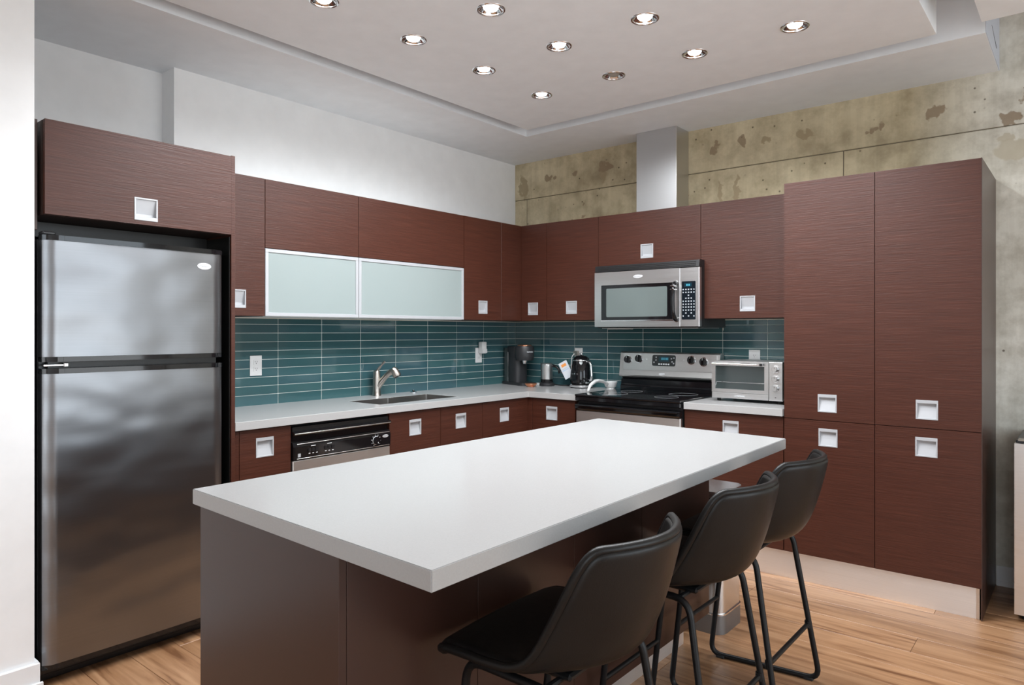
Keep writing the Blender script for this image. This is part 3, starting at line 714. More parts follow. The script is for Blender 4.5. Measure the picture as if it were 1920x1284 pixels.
t.part('bottom_cap', bowed(.9040, 1.6170, 1.243, 1.2615, 3.047, .008, .058, 20), 'gloss_black', fz, smooth=0.7)
t.part('top_cap', bowed(.9040, 1.6170, 1.1975, 1.217, 3.044, .012, .06, 20), 'gloss_black', fd, smooth=0.7)
t.part('bottom_cap', bowed(.9040, 1.6170, .070, .0875, 3.048, .007, .058, 20), 'gloss_black', fd, smooth=0.7)
t.part('grip_recess', bx(.93, 1.60, 3.085, 3.11, 1.2175, 1.2425), 'black_panel')
bm = BM(); box(bm, .906, .985, 3.050, 3.085, 1.226, 1.234, .002); box(bm, .972, .99, 3.047, 3.09, 1.222, 1.2385, .003); t.part('hinge', bm, 'chrome')
bm = BM(); box(bm, .905, .95, 3.06, 3.11, 1.7285, 1.742, .004); t.part('hinge_cover', bm, 'plastic_black')
t.part('toe_grille', bx(.912, 1.608, 3.13, 3.15, .004, .068), 'plastic_black')
for aa in (.95, 1.57):
    bm = BM(); lathe(bm, [(.018, 0), (.018, .03)], (aa, 3.2, 0), 12); t.part('foot', bm, 'rubber')
bm = BM(); prism(bm, [(1.5245+.031*math.cos(2*PI*k/32), 1.650+.0145*math.sin(2*PI*k/32)) for k in range(32)], 3.0425, 3.0475, 'y'); bd = t.part('badge', bm, 'badge_white', fz)
bm = BM(); tube(bm, [(1.5245+.0265*math.cos(2*PI*k/32), 3.0424, 1.6505+.0105*math.sin(2*PI*k/32)) for k in range(4, 30)], .0007, 5); t.part('badge_ring', bm, 'print_grey', fz)
lettering('badge_lettering', 'Whirlpool', .0125, 'print_grey', fz, (1.5245, 3.0422, 1.650), FACE, t.org)

# ------------------------------------------------------------------ dishwasher
t = Thing('dishwasher', 'built-in dishwasher with black control panel and steel door', 'dishwasher', (2.32, 3.09, 0), R90)
a0, a1 = 2.004, 2.636
t.part('body', bx(a0+.004, a1-.004, 3.17, 3.70, .01, .880), 'plastic_black')
t.part('door_panel', bx(a0, a1, 3.088, 3.129, .155, .706, .004), 'steel')
bm = BM(); prism(bm, [(3.129, .709), (3.086, .709), (3.083, .775), (3.094, .797), (3.112, .800), (3.112, .826), (3.080, .834), (3.076, .846), (3.086, .853), (3.129, .853)], a0, a1, 'x')
for v in bm.verts: pass
cp = t.part('control_panel', bm, 'gloss_black')
t.part('grip_edge', bx(a0+.004, a1-.003, 3.0745, 3.0795, .838, .8435, .001), 'steel_bright', cp)
t.part('trim_line', bx(a0+.02, a1-.008, 3.0815, 3.0835, .786, .790, .0008), 'steel_bright', cp)
t.part('trim_line', bx(a0+.02, a1-.008, 3.0825, 3.0855, .7125, .7155, .0008), 'steel_bright', cp)
t.part('top_gasket', bx(a0+.004, a1-.004, 3.10, 3.128, .8535, .874), 'black_panel')
bm = BM(); lathe(bm, [(.0245, -.002), (.0245, 0)], (2.531, 3.0835, .748), 28, 'y'); dl = t.part('dial_ring', bm, 'print_white', cp)
bm = BM(); lathe(bm, [(.0215, -.014), (.0225, -.012), (.0225, -.001)], (2.531, 3.0835, .748), 28, 'y'); dk = t.part('dial', bm, 'gloss_black', cp)
t.part('dial_mark', bx(2.5335, 2.5365, 3.0685, 3.0695, .733, .740), 'print_white', cp)
for k in range(9):
    an = math.radians(-40+k*35); 
    t.part('dial_tick', bx(2.531+.031*math.cos(an)-.0026, 2.531+.031*math.cos(an)+.0026, 3.0828, 3.0838, .748+.031*math.sin(an)-.0012, .748+.031*math.sin(an)+.0012), 'print_white', cp)
for ga in (2.098, 2.197):
    for k in range(3):
        bm = BM(); prism(bm, rrect(ga+k*.022-.0085, ga+k*.022+.0085, .742, .762, .006, 3), 3.080, 3.0845, 'y'); bt = t.part('button', bm, 'plastic_black', cp)
        t.part('button_mark', bx(ga+k*.022-.005, ga+k*.022+.005, 3.0838, 3.0845, .7325, .7365), 'print_white', cp)
    t.part('button_caption', bx(ga+.008, ga+.036, 3.0823, 3.0838, .7705, .7735), 'print_white', cp)
bm = BM(); prism(bm, [(2.598+.021*math.cos(2*PI*k/24), .766+.008*math.sin(2*PI*k/24)) for k in range(24)], 3.0815, 3.0842, 'y'); t.part('badge', bm, 'badge_white', cp)
lettering('badge_lettering', 'Whirlpool', .0088, 'plastic_black', cp, (2.598, 3.0814, .766), FACE, t.org)
t.part('rating_plate', bx(2.030, 2.046, 3.0838, 3.0856, .722, .740), 'print_grey', cp)

# ------------------------------------------------------------------ range
t = Thing('electric_range', 'freestanding steel electric range with black glass cooktop', 'range', (-2.2775, 3.88, 0))
a0, a1 = -2.659, -1.896
t.part('body', bx(a0+.002, a1-.002, 3.915, 4.53, .02, .925), 'plastic_black')
bm = BM(); box(bm, a0, a1, 3.872, 4.455, .926, .9405, .004, 2); ck = t.part('cooktop', bm, 'gloss_black', label='black glass cooktop')
for (ax, by, rr) in ((-2.47, 4.06, .095), (-2.08, 4.06, .075), (-2.47, 4.30, .075), (-2.08, 4.30, .095)):
    bm = BM(); tube(bm, [(ax+rr*math.cos(2*PI*k/36), by+rr*math.sin(2*PI*k/36), .9406) for k in range(36)], .0006, 4, closed=True); t.part('burner_ring', bm, 'print_grey', ck)
t.part('front_lip', bx(a0, a1, 3.876, 3.914, .897, .9255, .003), 'gloss_black')
bm = BM(); box(bm, a0+.003, a1-.003, 3.885, 3.914, .215, .834, .004); dr = t.part('oven_door', bm, 'steel')
bm = BM(); prism(bm, [(3.914, .8355), (3.880, .8355), (3.872, .846), (3.872, .868), (3.878, .874), (3.893, .872), (3.900, .8785), (3.914, .8785)], a0+.003, a1-.003, 'x'); t.part('door_top', bm, 'gloss_black', dr)
bm = BM(); prism(bm, rrect(a0+.13, a1-.13, .36, .70, .02, 4), 3.8835, 3.886, 'y'); t.part('oven_window', bm, 'oven_glass', dr)
t.part('door_handle', bx(a0+.01, a1-.01, 3.855, 3.8715, .862, .8735, .004, 2), 'gloss_black', dr)
t.part('storage_drawer', bx(a0+.003, a1-.003, 3.888, 3.914, .045, .208, .004), 'steel')
# back guard
bm = BM(); prism(bm, [(4.456, .9408), (4.53, .9408), (4.53, 1.02), (4.488, 1.02), (4.470, 1.012), (4.465, .975), (4.456, .965)], a0+.006, a1-.006, 'x'); t.part('riser', bm, 'gloss_black')
bm = BM(); prism(bm, [(4.452, 1.034), (4.448, 1.044), (4.470, 1.203), (4.480, 1.211), (4.53, 1.211), (4.53, 1.0205), (4.49, 1.0205)], a0, a1, 'x'); bg = t.part('back_guard', bm, 'steel')
def bgb(z): return 4.448+(z-1.044)*(.022/.159)           # face of the sloping guard
tilt = math.atan(.022/.159); GF = (PI/2-tilt, 0, 0)
def onguard(pts, z0, d0, d1):
    """prism whose outline (a,z) lies on the sloping face, thickness d0..d1 outwards"""
    bm = BM(); n = Vector((0, -math.cos(tilt), math.sin(tilt)))
    lo = [bm.verts.new(Vector((p[0], bgb(p[1]), p[1]))+n*d0) for p in pts]; hi = [bm.verts.new(Vector((p[0], bgb(p[1]), p[1]))+n*d1) for p in pts]; m_ = len(pts)
    bm.faces.new(lo[::-1]); bm.faces.new(hi)
    for i in range(m_): bm.faces.new((lo[i], lo[(i+1) % m_], hi[(i+1) % m_], hi[i]))
    return bm
t.part('fascia', onguard(rrect(a0+.03, a1-.02, 1.082, 1.200, .012, 3), 0, -.001, .0035), 'steel_bright', bg)
circ = lambda ca, cz, r, n=24: [(ca+r*math.cos(2*PI*k/n), cz+r*math.sin(2*PI*k/n)) for k in range(n)]
for ka, kz in ((-2.592, 1.155), (-2.502, 1.163), (-2.098, 1.162), (-2.008, 1.152)):
    k_ = t.part('knob_ring', onguard(circ(ka, kz, .0305), 0, .003, .0065), 'chrome', bg)
    t.part('knob', onguard(circ(ka, kz, .0255), 0, .006, .020), 'plastic_black', bg); t.part('knob_grip', onguard(rrect(ka-.006, ka+.006, kz-.025, kz+.025, .005, 3), 0, .0195, .031), 'gloss_black', bg)
    t.part('knob_mark', onguard(rrect(ka-.0012, ka+.0012, kz+.008, kz+.024, .001, 1), 0, .0305, .0318), 'print_white', bg)
for la in (-2.443, -2.158): t.part('indicator_lamp', onguard(circ(la, 1.160, .005, 12), 0, .003, .006), 'badge_white', bg)
dp_ = t.part('control_display', onguard(rrect(-2.395, -2.215, 1.115, 1.192, .012, 4), 0, .003, .0052), 'gloss_black', bg)
t.part('display_screen', onguard(rrect(-2.345, -2.262, 1.146, 1.182, .003, 2), 0, .005, .0058), 'display_blue', bg)
for k in range(6): t.part('segment', onguard(rrect(-2.325+k*.0095, -2.319+k*.0095, 1.158, 1.174, .001, 1), 0, .0057, .0062), 'display_text', bg)
for k in range(5): t.part('key', onguard(rrect(-2.345+k*.018, -2.332+k*.018, 1.1235, 1.133, .002, 2), 0, .005, .0058), 'print_white', bg)
for (ka, kz) in ((-2.247, 1.168), (-2.228, 1.172), (-2.24, 1.146), (-2.228, 1.135), (-2.365, 1.176), (-2.365, 1.156), (-2.38, 1.14)): t.part('key', onguard(rrect(ka-.005, ka+.005, kz-.005, kz+.005, .002, 2), 0, .005, .0058), 'print_grey', bg)
t.part('badge', onguard([(-2.317+.022*math.cos(2*PI*k/24), 1.0585+.0085*math.sin(2*PI*k/24)) for k in range(24)], 0, .0, .003), 'badge_white', bg)
lettering('badge_lettering', 'Whirlpool', .0088, 'print_grey', bg, (-2.317, bgb(1.0585)-.0033, 1.0588), GF, t.org)

# ------------------------------------------------------------------ microwave
MB = 4.13
t = Thing('microwave', 'over-the-range steel microwave with black keypad', 'microwave', (-2.278, MB, 1.39))
a0, a1, z0, z1 = -2.667, -1.889, 1.3898, 1.7665
t.part('body', bx(a0+.003, a1-.002, MB+.034, 4.548, z0-.006, 1.8145), 'plastic_black')
dW = -2.022
bm = BM(); A = [a0, -2.614, -2.068, dW-.0015]; Z = [z0, z0+.047, z1-.090, z1]
dm = slab_grid(A, Z, MB, MB+.033, {(1, 1)})
for v in dm.verts: v.co = (v.co.x, v.co.z, v.co.y)
md = t.part('door', dm, 'steel_bright')
wf = BM(); prism(wf, rrect(-2.6165, -2.0655, z0+.0445, z1-.0875, .006, 3), MB+.004, MB+.012, 'y'); t.part('window_frame', wf, 'gloss_black', md)
wf = BM(); prism(wf, rrect(-2.574, -2.113, z0+.068, z1-.113, .008, 3), MB+.0028, MB+.0045, 'y'); t.part('window', wf, 'microwave_glass', md)
t.part('window_lip', bx(-2.616, -2.066, MB-.003, MB+.004, z0+.039, z0+.0465, .001), 'chrome', md)
bm = BM(); tube(bm, fillet([(-2.047, MB+.01, z1-.092), (-2.047, MB-.03, z1-.10), (-2.047, MB-.047, z1-.15), (-2.047, MB-.05, z1-.21), (-2.047, MB-.045, z0+.09), (-2.045, MB-.025, z0+.05), (-2.045, MB+.01, z0+.042)], .03, 4), .0135, 12, rf=lambda q: .0155-.003*math.sin(q*PI)); t.part('handle', bm, 'gloss_black', md, smooth=True, label='curved black door handle')
for zz in (z1-.118, z1-.140): t.part('handle_band', bx(-2.063, -2.031, MB-.060, MB-.020, zz-.004, zz+.004, .003), 'chrome', md)
cpn = t.part('control_panel', bx(dW+.0015, a1, MB, MB+.033, z0, z1, .002), 'steel_bright')
t.part('panel_edge', bx(dW-.0012, dW+.0012, MB-.002, MB+.02, z0+.001, z1-.001), 'badge_white', cpn); t.part('panel_edge', bx(a1-.004, a1+.001, MB-.001, MB+.002, z0+.001, z1-.001), 'badge_white', cpn)
ka0, ka1, kz0, kz1 = -2.008, -1.914, z0+.045, z1-.088
bm = BM(); prism(bm, rrect(ka0, ka1, kz0, kz1, .004, 2), MB-.002, MB+.002, 'y'); t.part('keypad', bm, 'display_dark', cpn)
kw, kh = ka1-ka0, kz1-kz0
t.part('display_screen', bx(ka0+.018, ka1-.025, MB-.0026, MB-.0018, kz1-.036, kz1-.010), 'display_blue', cpn)
for k in range(3): t.part('segment', bx(ka0+.032+k*.009, ka0+.038+k*.009, MB-.0031, MB-.0025, kz1-.030, kz1-.018), 'display_text', cpn)
for row in range(10):
    zz = kz1-.052-row*.0188
    for c_ in range(5):
        if row in (2,) and c_ != 2: continue
        if row in (8, 9) and c_ in (0, 2, 4) and row == 8: continue
        if row == 9 and c_ in (1, 3): continue
        if row == 3 and c_ in (0, 4): continue
        aa = ka0+.0105+c_*.0183; s_ = .0036 if c_ in (0, 4) else .0046
        t.part('key', bx(aa-s_, aa+s_, MB-.0028, MB-.0018, zz-.0038, zz+.0038), 'print_grey', cpn)
bm = BM(); prism(bm, [(-2.325+.0335*math.cos(2*PI*k/28), z1-.0395+.0115*math.sin(2*PI*k/28)) for k in range(28)], MB-.0032, MB+.001, 'y'); t.part('badge', bm, 'badge_white', md)
lettering('badge_lettering', 'Whirlpool', .0125, 'print_grey', md, (-2.325, MB-.0035, z1-.0395), FACE, t.org)
bm = BM(); prism(bm, [(MB+.034, z1+.001), (MB-.004, z1+.004), (MB+.002, z1+.045), (MB+.034, z1+.048)], a0+.005, a1, 'x'); vg = t.part('vent_grille', bm, 'plastic_black')
for k in range(3): t.part('vent_slat', bx(a0+.03, a1-.02, MB-.0045+k*.002, MB+.004, z1+.010+k*.011, z1+.014+k*.011), 'black_panel', vg)
t.part('underside', bx(a0+.03, a1-.03, MB+.05, 4.50, z0-.011, z0-.0065), 'steel', label='steel grease filter underside')
t.part('lamp_cover', bx(a0+.06, -2.44, MB+.07, MB+.14, z0-.016, z0-.0115, .002), 'outlet_white')

# ------------------------------------------------------------------ vent duct above the wall cabinets
t = Thing('vent_duct', 'boxed stainless steel vent duct above the wall cabinets', 'duct', (-2.31, 4.45, UT))
t.part('casing', bx(-2.466, -2.160, 4.360, 4.547, UT+.001, ZC-.001, .001), 'steel_duct')
t.part('seam', bx(-2.1625, -2.1575, 4.3578, 4.3605, UT+.002, ZC-.002), 'steel_bright')

# ------------------------------------------------------------------ toaster oven
TB = 4.12
t = Thing('toaster_oven', 'brushed steel toaster oven with three knobs', 'toaster oven', (-1.585, TB, CT))
a0, a1, z0, z1 = -1.803, -1.372, .952, 1.180
t.part('body', bx(a0+.004, a1-.002, TB+.021, 4.46, z0+.003, z1-.001, .008, 2), 'steel')
t.part('side_cover', bx(a1-.0018, a1+.0008, TB+.03, 4.45, z0+.008, z1-.006), 'plastic_black')
aD = -1.452
fr = slab_grid([a0, a0+.023, aD-.026, aD-.001], [z0+.036, z0+.057, z1-.030, z1], TB, TB+.020, {(1, 1)})
for v in fr.verts: v.co = (v.co.x, v.co.z, v.co.y)
td = t.part('door', fr, 'steel_bright'); t.part('door_glass', bx(a0+.021, aD-.024, TB+.006, TB+.010, z0+.055, z1-.028), 'oven_glass', td)
bm = BM(); tube(bm, [(a0+.012, TB-.024, z1-.018), (aD-.034, TB-.024, z1-.018)], .0065, 12)
for aa in (a0+.02, aD-.045): tube(bm, [(aa, TB-.022, z1-.018), (aa, TB+.004, z1-.018)], .006, 8)
t.part('door_handle', bm, 'chrome', td, smooth=0.7); t.part('handle_cap', bx(aD-.046, aD-.030, TB-.032, TB-.016, z1-.026, z1-.010, .003), 'plastic_black', td)
bm = BM(); tube(bm, [(a0+.03, TB+.0045, z0+.098), (aD-.027, TB+.0045, z0+.098)], .0014, 6); tube(bm, [(a0+.03, TB+.0045, z0+.098), (a0+.023, TB+.0045, z0+.075)], .0012, 6); t.part('rack', bm, 'chrome', td)
t.part('crumb_tray', bx(a0, aD-.001, TB, TB+.020, z0, z0+.034, .002), 'steel_bright')
lettering('lettering', 'CUISINART', .0135, 'print_white', t.o, (-1.625, TB-.0006, z0+.0165), FACE, t.org)
kp = t.part('knob_panel', bx(aD+.0005, a1, TB-.001, TB+.020, z0, z1, .003, 2), 'steel_bright')
for k, zz in enumerate((z1-.042, z1-.098, z1-.153)):
    ka = aD+.040
    bm = BM(); lathe(bm, [(.0215, -.005), (.0225, -.003), (.0225, 0)], (ka, TB-.001, zz), 24, 'y'); t.part('knob_ring', bm, 'chrome', kp, smooth=0.6)
    bm = BM(); lathe(bm, [(.0145, -.024), (.0162, -.022), (.0172, -.005)], (ka, TB-.001, zz), 24, 'y'); kn = t.part('knob', bm, 'steel', kp, smooth=0.6)
    t.part('knob_mark', bx(ka-.001, ka+.001, TB-.0262, TB-.0248, zz+.002, zz+.0125), 'plastic_black', kp)
t.part('indicator', bx(aD+.036, aD+.044, TB-.002, TB-.0005, z0+.018, z0+.022), 'plastic_black', kp)
for aa in (a0+.03, a1-.03):
    for b_ in (TB+.04, 4.42):
        bm = BM(); lathe(bm, [(.011, 0), (.012, .021)], (aa, b_, CT), 12); t.part('foot', bm, 'rubber')

# ------------------------------------------------------------------ small things on the counter
# capsule coffee machine
t = Thing('coffee_machine', 'matte black capsule coffee machine with copper trim in the corner', 'coffee machine', (-3.47, 4.35, CT), math.radians(20))
t.org = Vector((0, 0, 0)); t.o.location = (-3.535, 4.37, CT); t.o.rotation_euler = (0, 0, math.radians(72)); t.o.scale = (1.12, 1.12, 1.16)
bm = BM(); prism(bm, rrect(-.068, .068, -.132, .15, .03, 5), 0, .018); t.part('base', bm, 'matte_black', smooth=0.5)
bm = BM(); prism(bm, rrect(-.055, .055, -.035, .085, .035, 5), .018, .225); t.part('column', bm, 'matte_black', smooth=0.5)
bm = BM(); lathe(bm, [(.060, .17), (.066, .182), (.069, .20), (.069, .252), (.064, .266), (.05, .270)], (0, -.062, 0), 32); hd = t.part('brew_head', bm, 'matte_black', smooth=0.5)
bm = BM(); prism(bm, rrect(-.055, .055, -.02, .09, .02, 4), .225, .264); t.part('head_bridge', bm, 'matte_black', hd, smooth=0.5)
bm = BM(); lathe(bm, [(.050, .270), (.050, .2745), (.046, .277), (.01, .2775)], (0, -.062, 0), 32); t.part('copper_lid', bm, 'copper', hd, smooth=0.5)
bm = BM(); lathe(bm, [(.012, .145), (.016, .150), (.022, .17)], (0, -.066, 0), 16); t.part('spout', bm, 'chrome', hd, smooth=0.5)
bm = BM(); prism(bm, rrect(-.05, .05, .088, .150, .02, 4), .018, .250); t.part('water_tank', bm, 'oven_glass', smooth=0.5)
lettering('lettering', 'NESPRESSO', .010, 'print_white', hd, (0, -.1318, .228), FACE)
# copper dish
t = Thing('copper_dish', 'small copper coloured oval dish in front of the coffee machine', 'dish', (-3.315, 4.235, CT))
bm = BM(); lathe(bm, [(.020, 0), (.034, .006), (.046, .020), (.048, .024), (.045, .0235), (.032, .010), (.0, .007)], (0, 0, 0), 28, cap1=False)
bmesh.ops.scale(bm, vec=(1.0, .72, 1.15), verts=bm.verts); bmesh.ops.rotate(bm, cent=(0, 0, 0), matrix=Matrix.Rotation(math.radians(35), 3, 'Z'), verts=bm.verts); bmesh.ops.translate(bm, vec=(-3.315, 4.235, CT), verts=bm.verts); t.part('bowl', bm, 'copper', smooth=0.8)
bm = BM(); tube(bm, [(-3.315+.030*math.cos(q), 4.235+.020*math.sin(q), CT+.004) for q in [2*PI*k/24 for k in range(24)]], .003, 6, closed=True); t.part('foot_ring', bm, 'copper')
# milk frother
fx, fy = -3.285, 4.400
t = Thing('milk_frother', 'steel milk frother jug on a round black base', 'milk frother', (fx, fy, CT))
bm = BM(); lathe(bm, [(.058, 0), (.060, .004), (.058, .020), (.050, .026)], (fx, fy, CT), 28); t.part('power_base', bm, 'matte_black', smooth=0.6)
bm = BM(); lathe(bm, [(.047, .0265), (.049, .032), (.049, .052)], (fx, fy, CT), 28); t.part('heater_ring', bm, 'gloss_black', smooth=0.6)
bm = BM(); lathe(bm, [(.0445, .0525), (.0455, .06), (.0455, .125), (.0475, .130), (.0480, .168), (.0455, .170)], (fx, fy, CT), 32); t.part('jug', bm, 'steel_bright', smooth=0.6)
bm = BM(); lathe(bm, [(.0475, .1705), (.048, .174), (.044, .178), (.01, .179)], (fx, fy, CT), 28); t.part('lid', bm, 'steel_bright', smooth=0.6)
bm = BM(); tube(bm, fillet([(fx+.040, fy+.01, CT+.160), (fx+.075, fy+.018, CT+.155), (fx+.098, fy+.022, CT+.135), (fx+.102, fy+.023, CT+.10)], .02, 4), .009, 10, rf=lambda q: .012-.004*q); t.part('handle', bm, 'gloss_black', smooth=True)
# cord lying behind the frother
bm = BM(); tube(bm, fillet([(-3.43, 4.455, CT+.0045), (-3.38, 4.49, CT+.03), (-3.345, 4.50, CT+.0045), (-3.27, 4.50, CT+.0045), (-3.20, 4.47, CT+.0045), (-3.15, 4.50, CT+.0045), (-3.08, 4.51, CT+.0045)], .05, 4), .0042, 8); t.part('cord', bm, 'plastic_black', smooth=True)
bm = BM(); prism(bm, rrect(-.02, .02, -.009, .009, .005, 3), 0, .016); bmesh.ops.translate(bm, vec=(-3.395, 4.44, CT), verts=bm.verts); t.part('plug', bm, 'outlet_white')
# swing tag / care card of the kettle
t = Thing('care_card', 'white care card with orange print hanging on a black loop by the kettle', 'card', (-3.12, 4.47, CT+.1))
t.org = Vector((0, 0, 0)); t.o.location = (-3.120, 4.425, CT+.130); t.o.rotation_euler = (math.radians(-8), math.radians(-29), math.radians(18))
t.part('card', bx(-.036, .036, -.0035, .0035, -.068, .068, .0008), 'paper_white'); t.part('orange_print', bx(-.020, .022, -.0042, -.0032, .028, .050), 'print_orange')
t.part('blue_print', bx(-.030, .030, -.0042, -.0032, -.004, .004), 'print_blue'); t.part('fine_print', bx(-.026, .020, -.0042, -.0032, .010, .013), 'print_grey')
bm = BM(); tube(bm, fillet([(-.035, 0, .045), (-.048, .006, .020), (-.044, .006, -.010), (-.035, 0, -.002)], .03, 4), .004, 8); t.part('loop', bm, 'plastic_black', smooth=True)
bm = BM(); tube(bm, fillet([(.030, .006, .060), (.042, .016, .070), (.052, .018, .068)], .02, 3), .002, 6); t.part('string', bm, 'plastic_black')
# kettle
kx, ky = -2.978, 4.425
t = Thing('electric_kettle', 'glossy black retro electric kettle with chrome base and handle', 'kettle', (kx, ky, CT)); t.o.scale = (1.1, 1.1, 1.1)
bm = BM(); lathe(bm, [(.078, .006), (.080, .010), (.080, .020), (.072, .027)], (kx, ky, CT), 32); bs = t.part('power_base', bm, 'chrome', smooth=0.6)
for q in range(4):
    an = PI/4+q*PI/2; bm = BM(); lathe(bm, [(.013, 0), (.014, .0065)], (kx+.06*math.cos(an), ky+.06*math.sin(an), CT), 12); t.part('foot', bm, 'rubber')
bm = BM(); lathe(bm, [(.068, .0275), (.0765, .034), (.077, .06), (.074, .11), (.067, .155), (.0585, .182), (.057, .186)], (kx, ky, CT), 36); bo = t.part('body', bm, 'gloss_black', smooth=0.7)
bm = BM(); lathe(bm, [(.0585, .1855), (.0595, .190), (.0575, .194)], (kx, ky, CT), 36); t.part('rim', bm, 'chrome', smooth=0.7)
bm = BM(); lathe(bm, [(.057, .194), (.051, .207), (.036, .218), (.018, .223), (.004, .224)], (kx, ky, CT), 36); t.part('lid', bm, 'gloss_black', smooth=0.7)
bm = BM(); lathe(bm, [(.006, .224), (.012, .230), (.012, .236), (.006, .240)], (kx, ky, CT), 16); t.part('lid_knob', bm, 'chrome', smooth=0.7)
hd_ = Vector((.95, -.30, 0)).normalized()
def kp_(s, z): return (kx+hd_.x*s, ky+hd_.y*s, CT+z)
bm = BM(); tube(bm, fillet([kp_(.050, .176), kp_(.088, .182), kp_(.104, .165), kp_(.112, .080), kp_(.106, .058), kp_(.082, .056)], .02, 4), .010, 10); t.part('handle', bm, 'chrome', smooth=True)
bm = BM(); prism(bm, [(-.014, 0), (.014, 0), (0, .05)], -.008, .008, 'y'); bmesh.ops.rotate(bm, cent=(0, 0, 0), matrix=Matrix.Rotation(math.radians(-20), 3, 'Y'), verts=bm.verts); bmesh.ops.translate(bm, vec=kp_(-.066, .138), verts=bm.verts); t.part('spout', bm, 'gloss_black')
for k, ch in enumerate('SMEG'):
    an = math.radians(-128+k*17); rr = .0755
    lettering('lettering', ch, .016, 'chrome', bo, (kx+rr*math.cos(an), ky+rr*math.sin(an), CT+.098), (PI/2, 0, an+PI/2), t.org, .0015)
bm = BM(); lathe(bm, [(.007, 0), (.007, .03)], (0, 0, 0), 10); bmesh.ops.rotate(bm, cent=(0, 0, 0), matrix=Matrix.Rotation(PI/2, 3, 'X'), verts=bm.verts); bmesh.ops.translate(bm, vec=kp_(.080, .040), verts=bm.verts); t.part('switch', bm, 'chrome')
# white scoop leaning over the cooktop edge
t = Thing('spoon_rest', 'white plastic scoop with arched handle beside the cooktop', 'scoop', (-2.74, 4.28, CT))
bm = BM(); cx_, cy_ = -2.728, 4.440
lathe(bm, [(.028, .012), (.040, .020), (.049, .050), (.0505, .056), (.048, .055), (.037, .026), (.0, .020)], (cx_, cy_, CT), 28, cap1=False); t.part('cup', bm, 'white_plastic', smooth=0.8)
bm = BM(); lathe(bm, [(.030, 0), (.030, .004), (.026, .0125)], (cx_, cy_, CT), 20); t.part('foot', bm, 'white_plastic', smooth=0.6)
bm = BM(); tube(bm, fillet([(cx_, cy_-.040, CT+.040), (-2.712, 4.31, CT+.066), (-2.695, 4.19, CT+.080), (-2.680, 4.09, CT+.050), (-2.676, 4.06, CT+.010)], .06, 5), .010, 10, rf=lambda q: .009+.004*math.sin(q*PI)); t.part('handle', bm, 'white_plastic', smooth=True)

# ------------------------------------------------------------------ kitchen island
t = Thing('kitchen_island', 'dark wood kitchen island base with smooth end panel', 'island', (-1.55, 1.88, 0))
zb = .163; IX0, IX1, IY0, IY1 = -1.858, -1.245, .920, 2.822
t.part('body', bx(IX0+.02, IX1-.02, IY0+.021, IY1-.02, zb, CB-.0005), 'carcass')
t.part('end_panel', bx(IX0, IX1, IY0, IY0+.0205, 0, CB-.0005, .001), 'wenge_smooth', label='smooth brown end panel')
seams = [IY0+.021, 1.364, 1.812, 2.243, IY1]
for y0, y1 in zip(seams, seams[1:]): t.part('back_panel', bx(IX1-.0195, IX1-.001, y0+.0012, y1-.0012, zb, CB-.001, .001), 'wenge_smooth')
t.part('far_panel', bx(IX0+.02, IX1-.02, IY1-.0195, IY1-.001, zb, CB-.001, .001), 'wenge_smooth')
for y0, y1 in zip(seams, seams[1:]): t.part('door', bx(IX0+.0008, IX0+.0195, y0+.0015, y1-.0015, zb, CB-.006, .001), 'wenge')
bm = BM(); box(bm, IX0+.07, -1.363, IY0+.021, IY1-.003, 0, zb-.001); t.part('plinth', bm, 'steel_plinth')
def quad_slab(P, z0, z1, bev):
    bm = prism(BM(), P, z0, z1); bmesh.ops.recalc_face_normals(bm, faces=bm.faces); bmesh.ops.bevel(bm, geom=list(bm.edges), offset=bev, segments=2, affect='EDGES'); return bm
def onz(u, v, z):
    f_, th = 1309.0, math.radians(39.6026); s, c = math.sin(th), math.cos(th); r = (u-960)/f_; k = (z-1.36)/((621-v)/f_)
    return ((-s+c*r)*k, (c+s*r)*k)
tag(link('island_worktop', quad_slab([onz(361, 916.5, CT), onz(809, 1069.5, CT), onz(1473.5, 822, CT), onz(1122, 784, CT)], CB, CT, .0018), 'quartz'), 'white quartz worktop of the kitchen island, overhanging towards the stools', 'worktop')

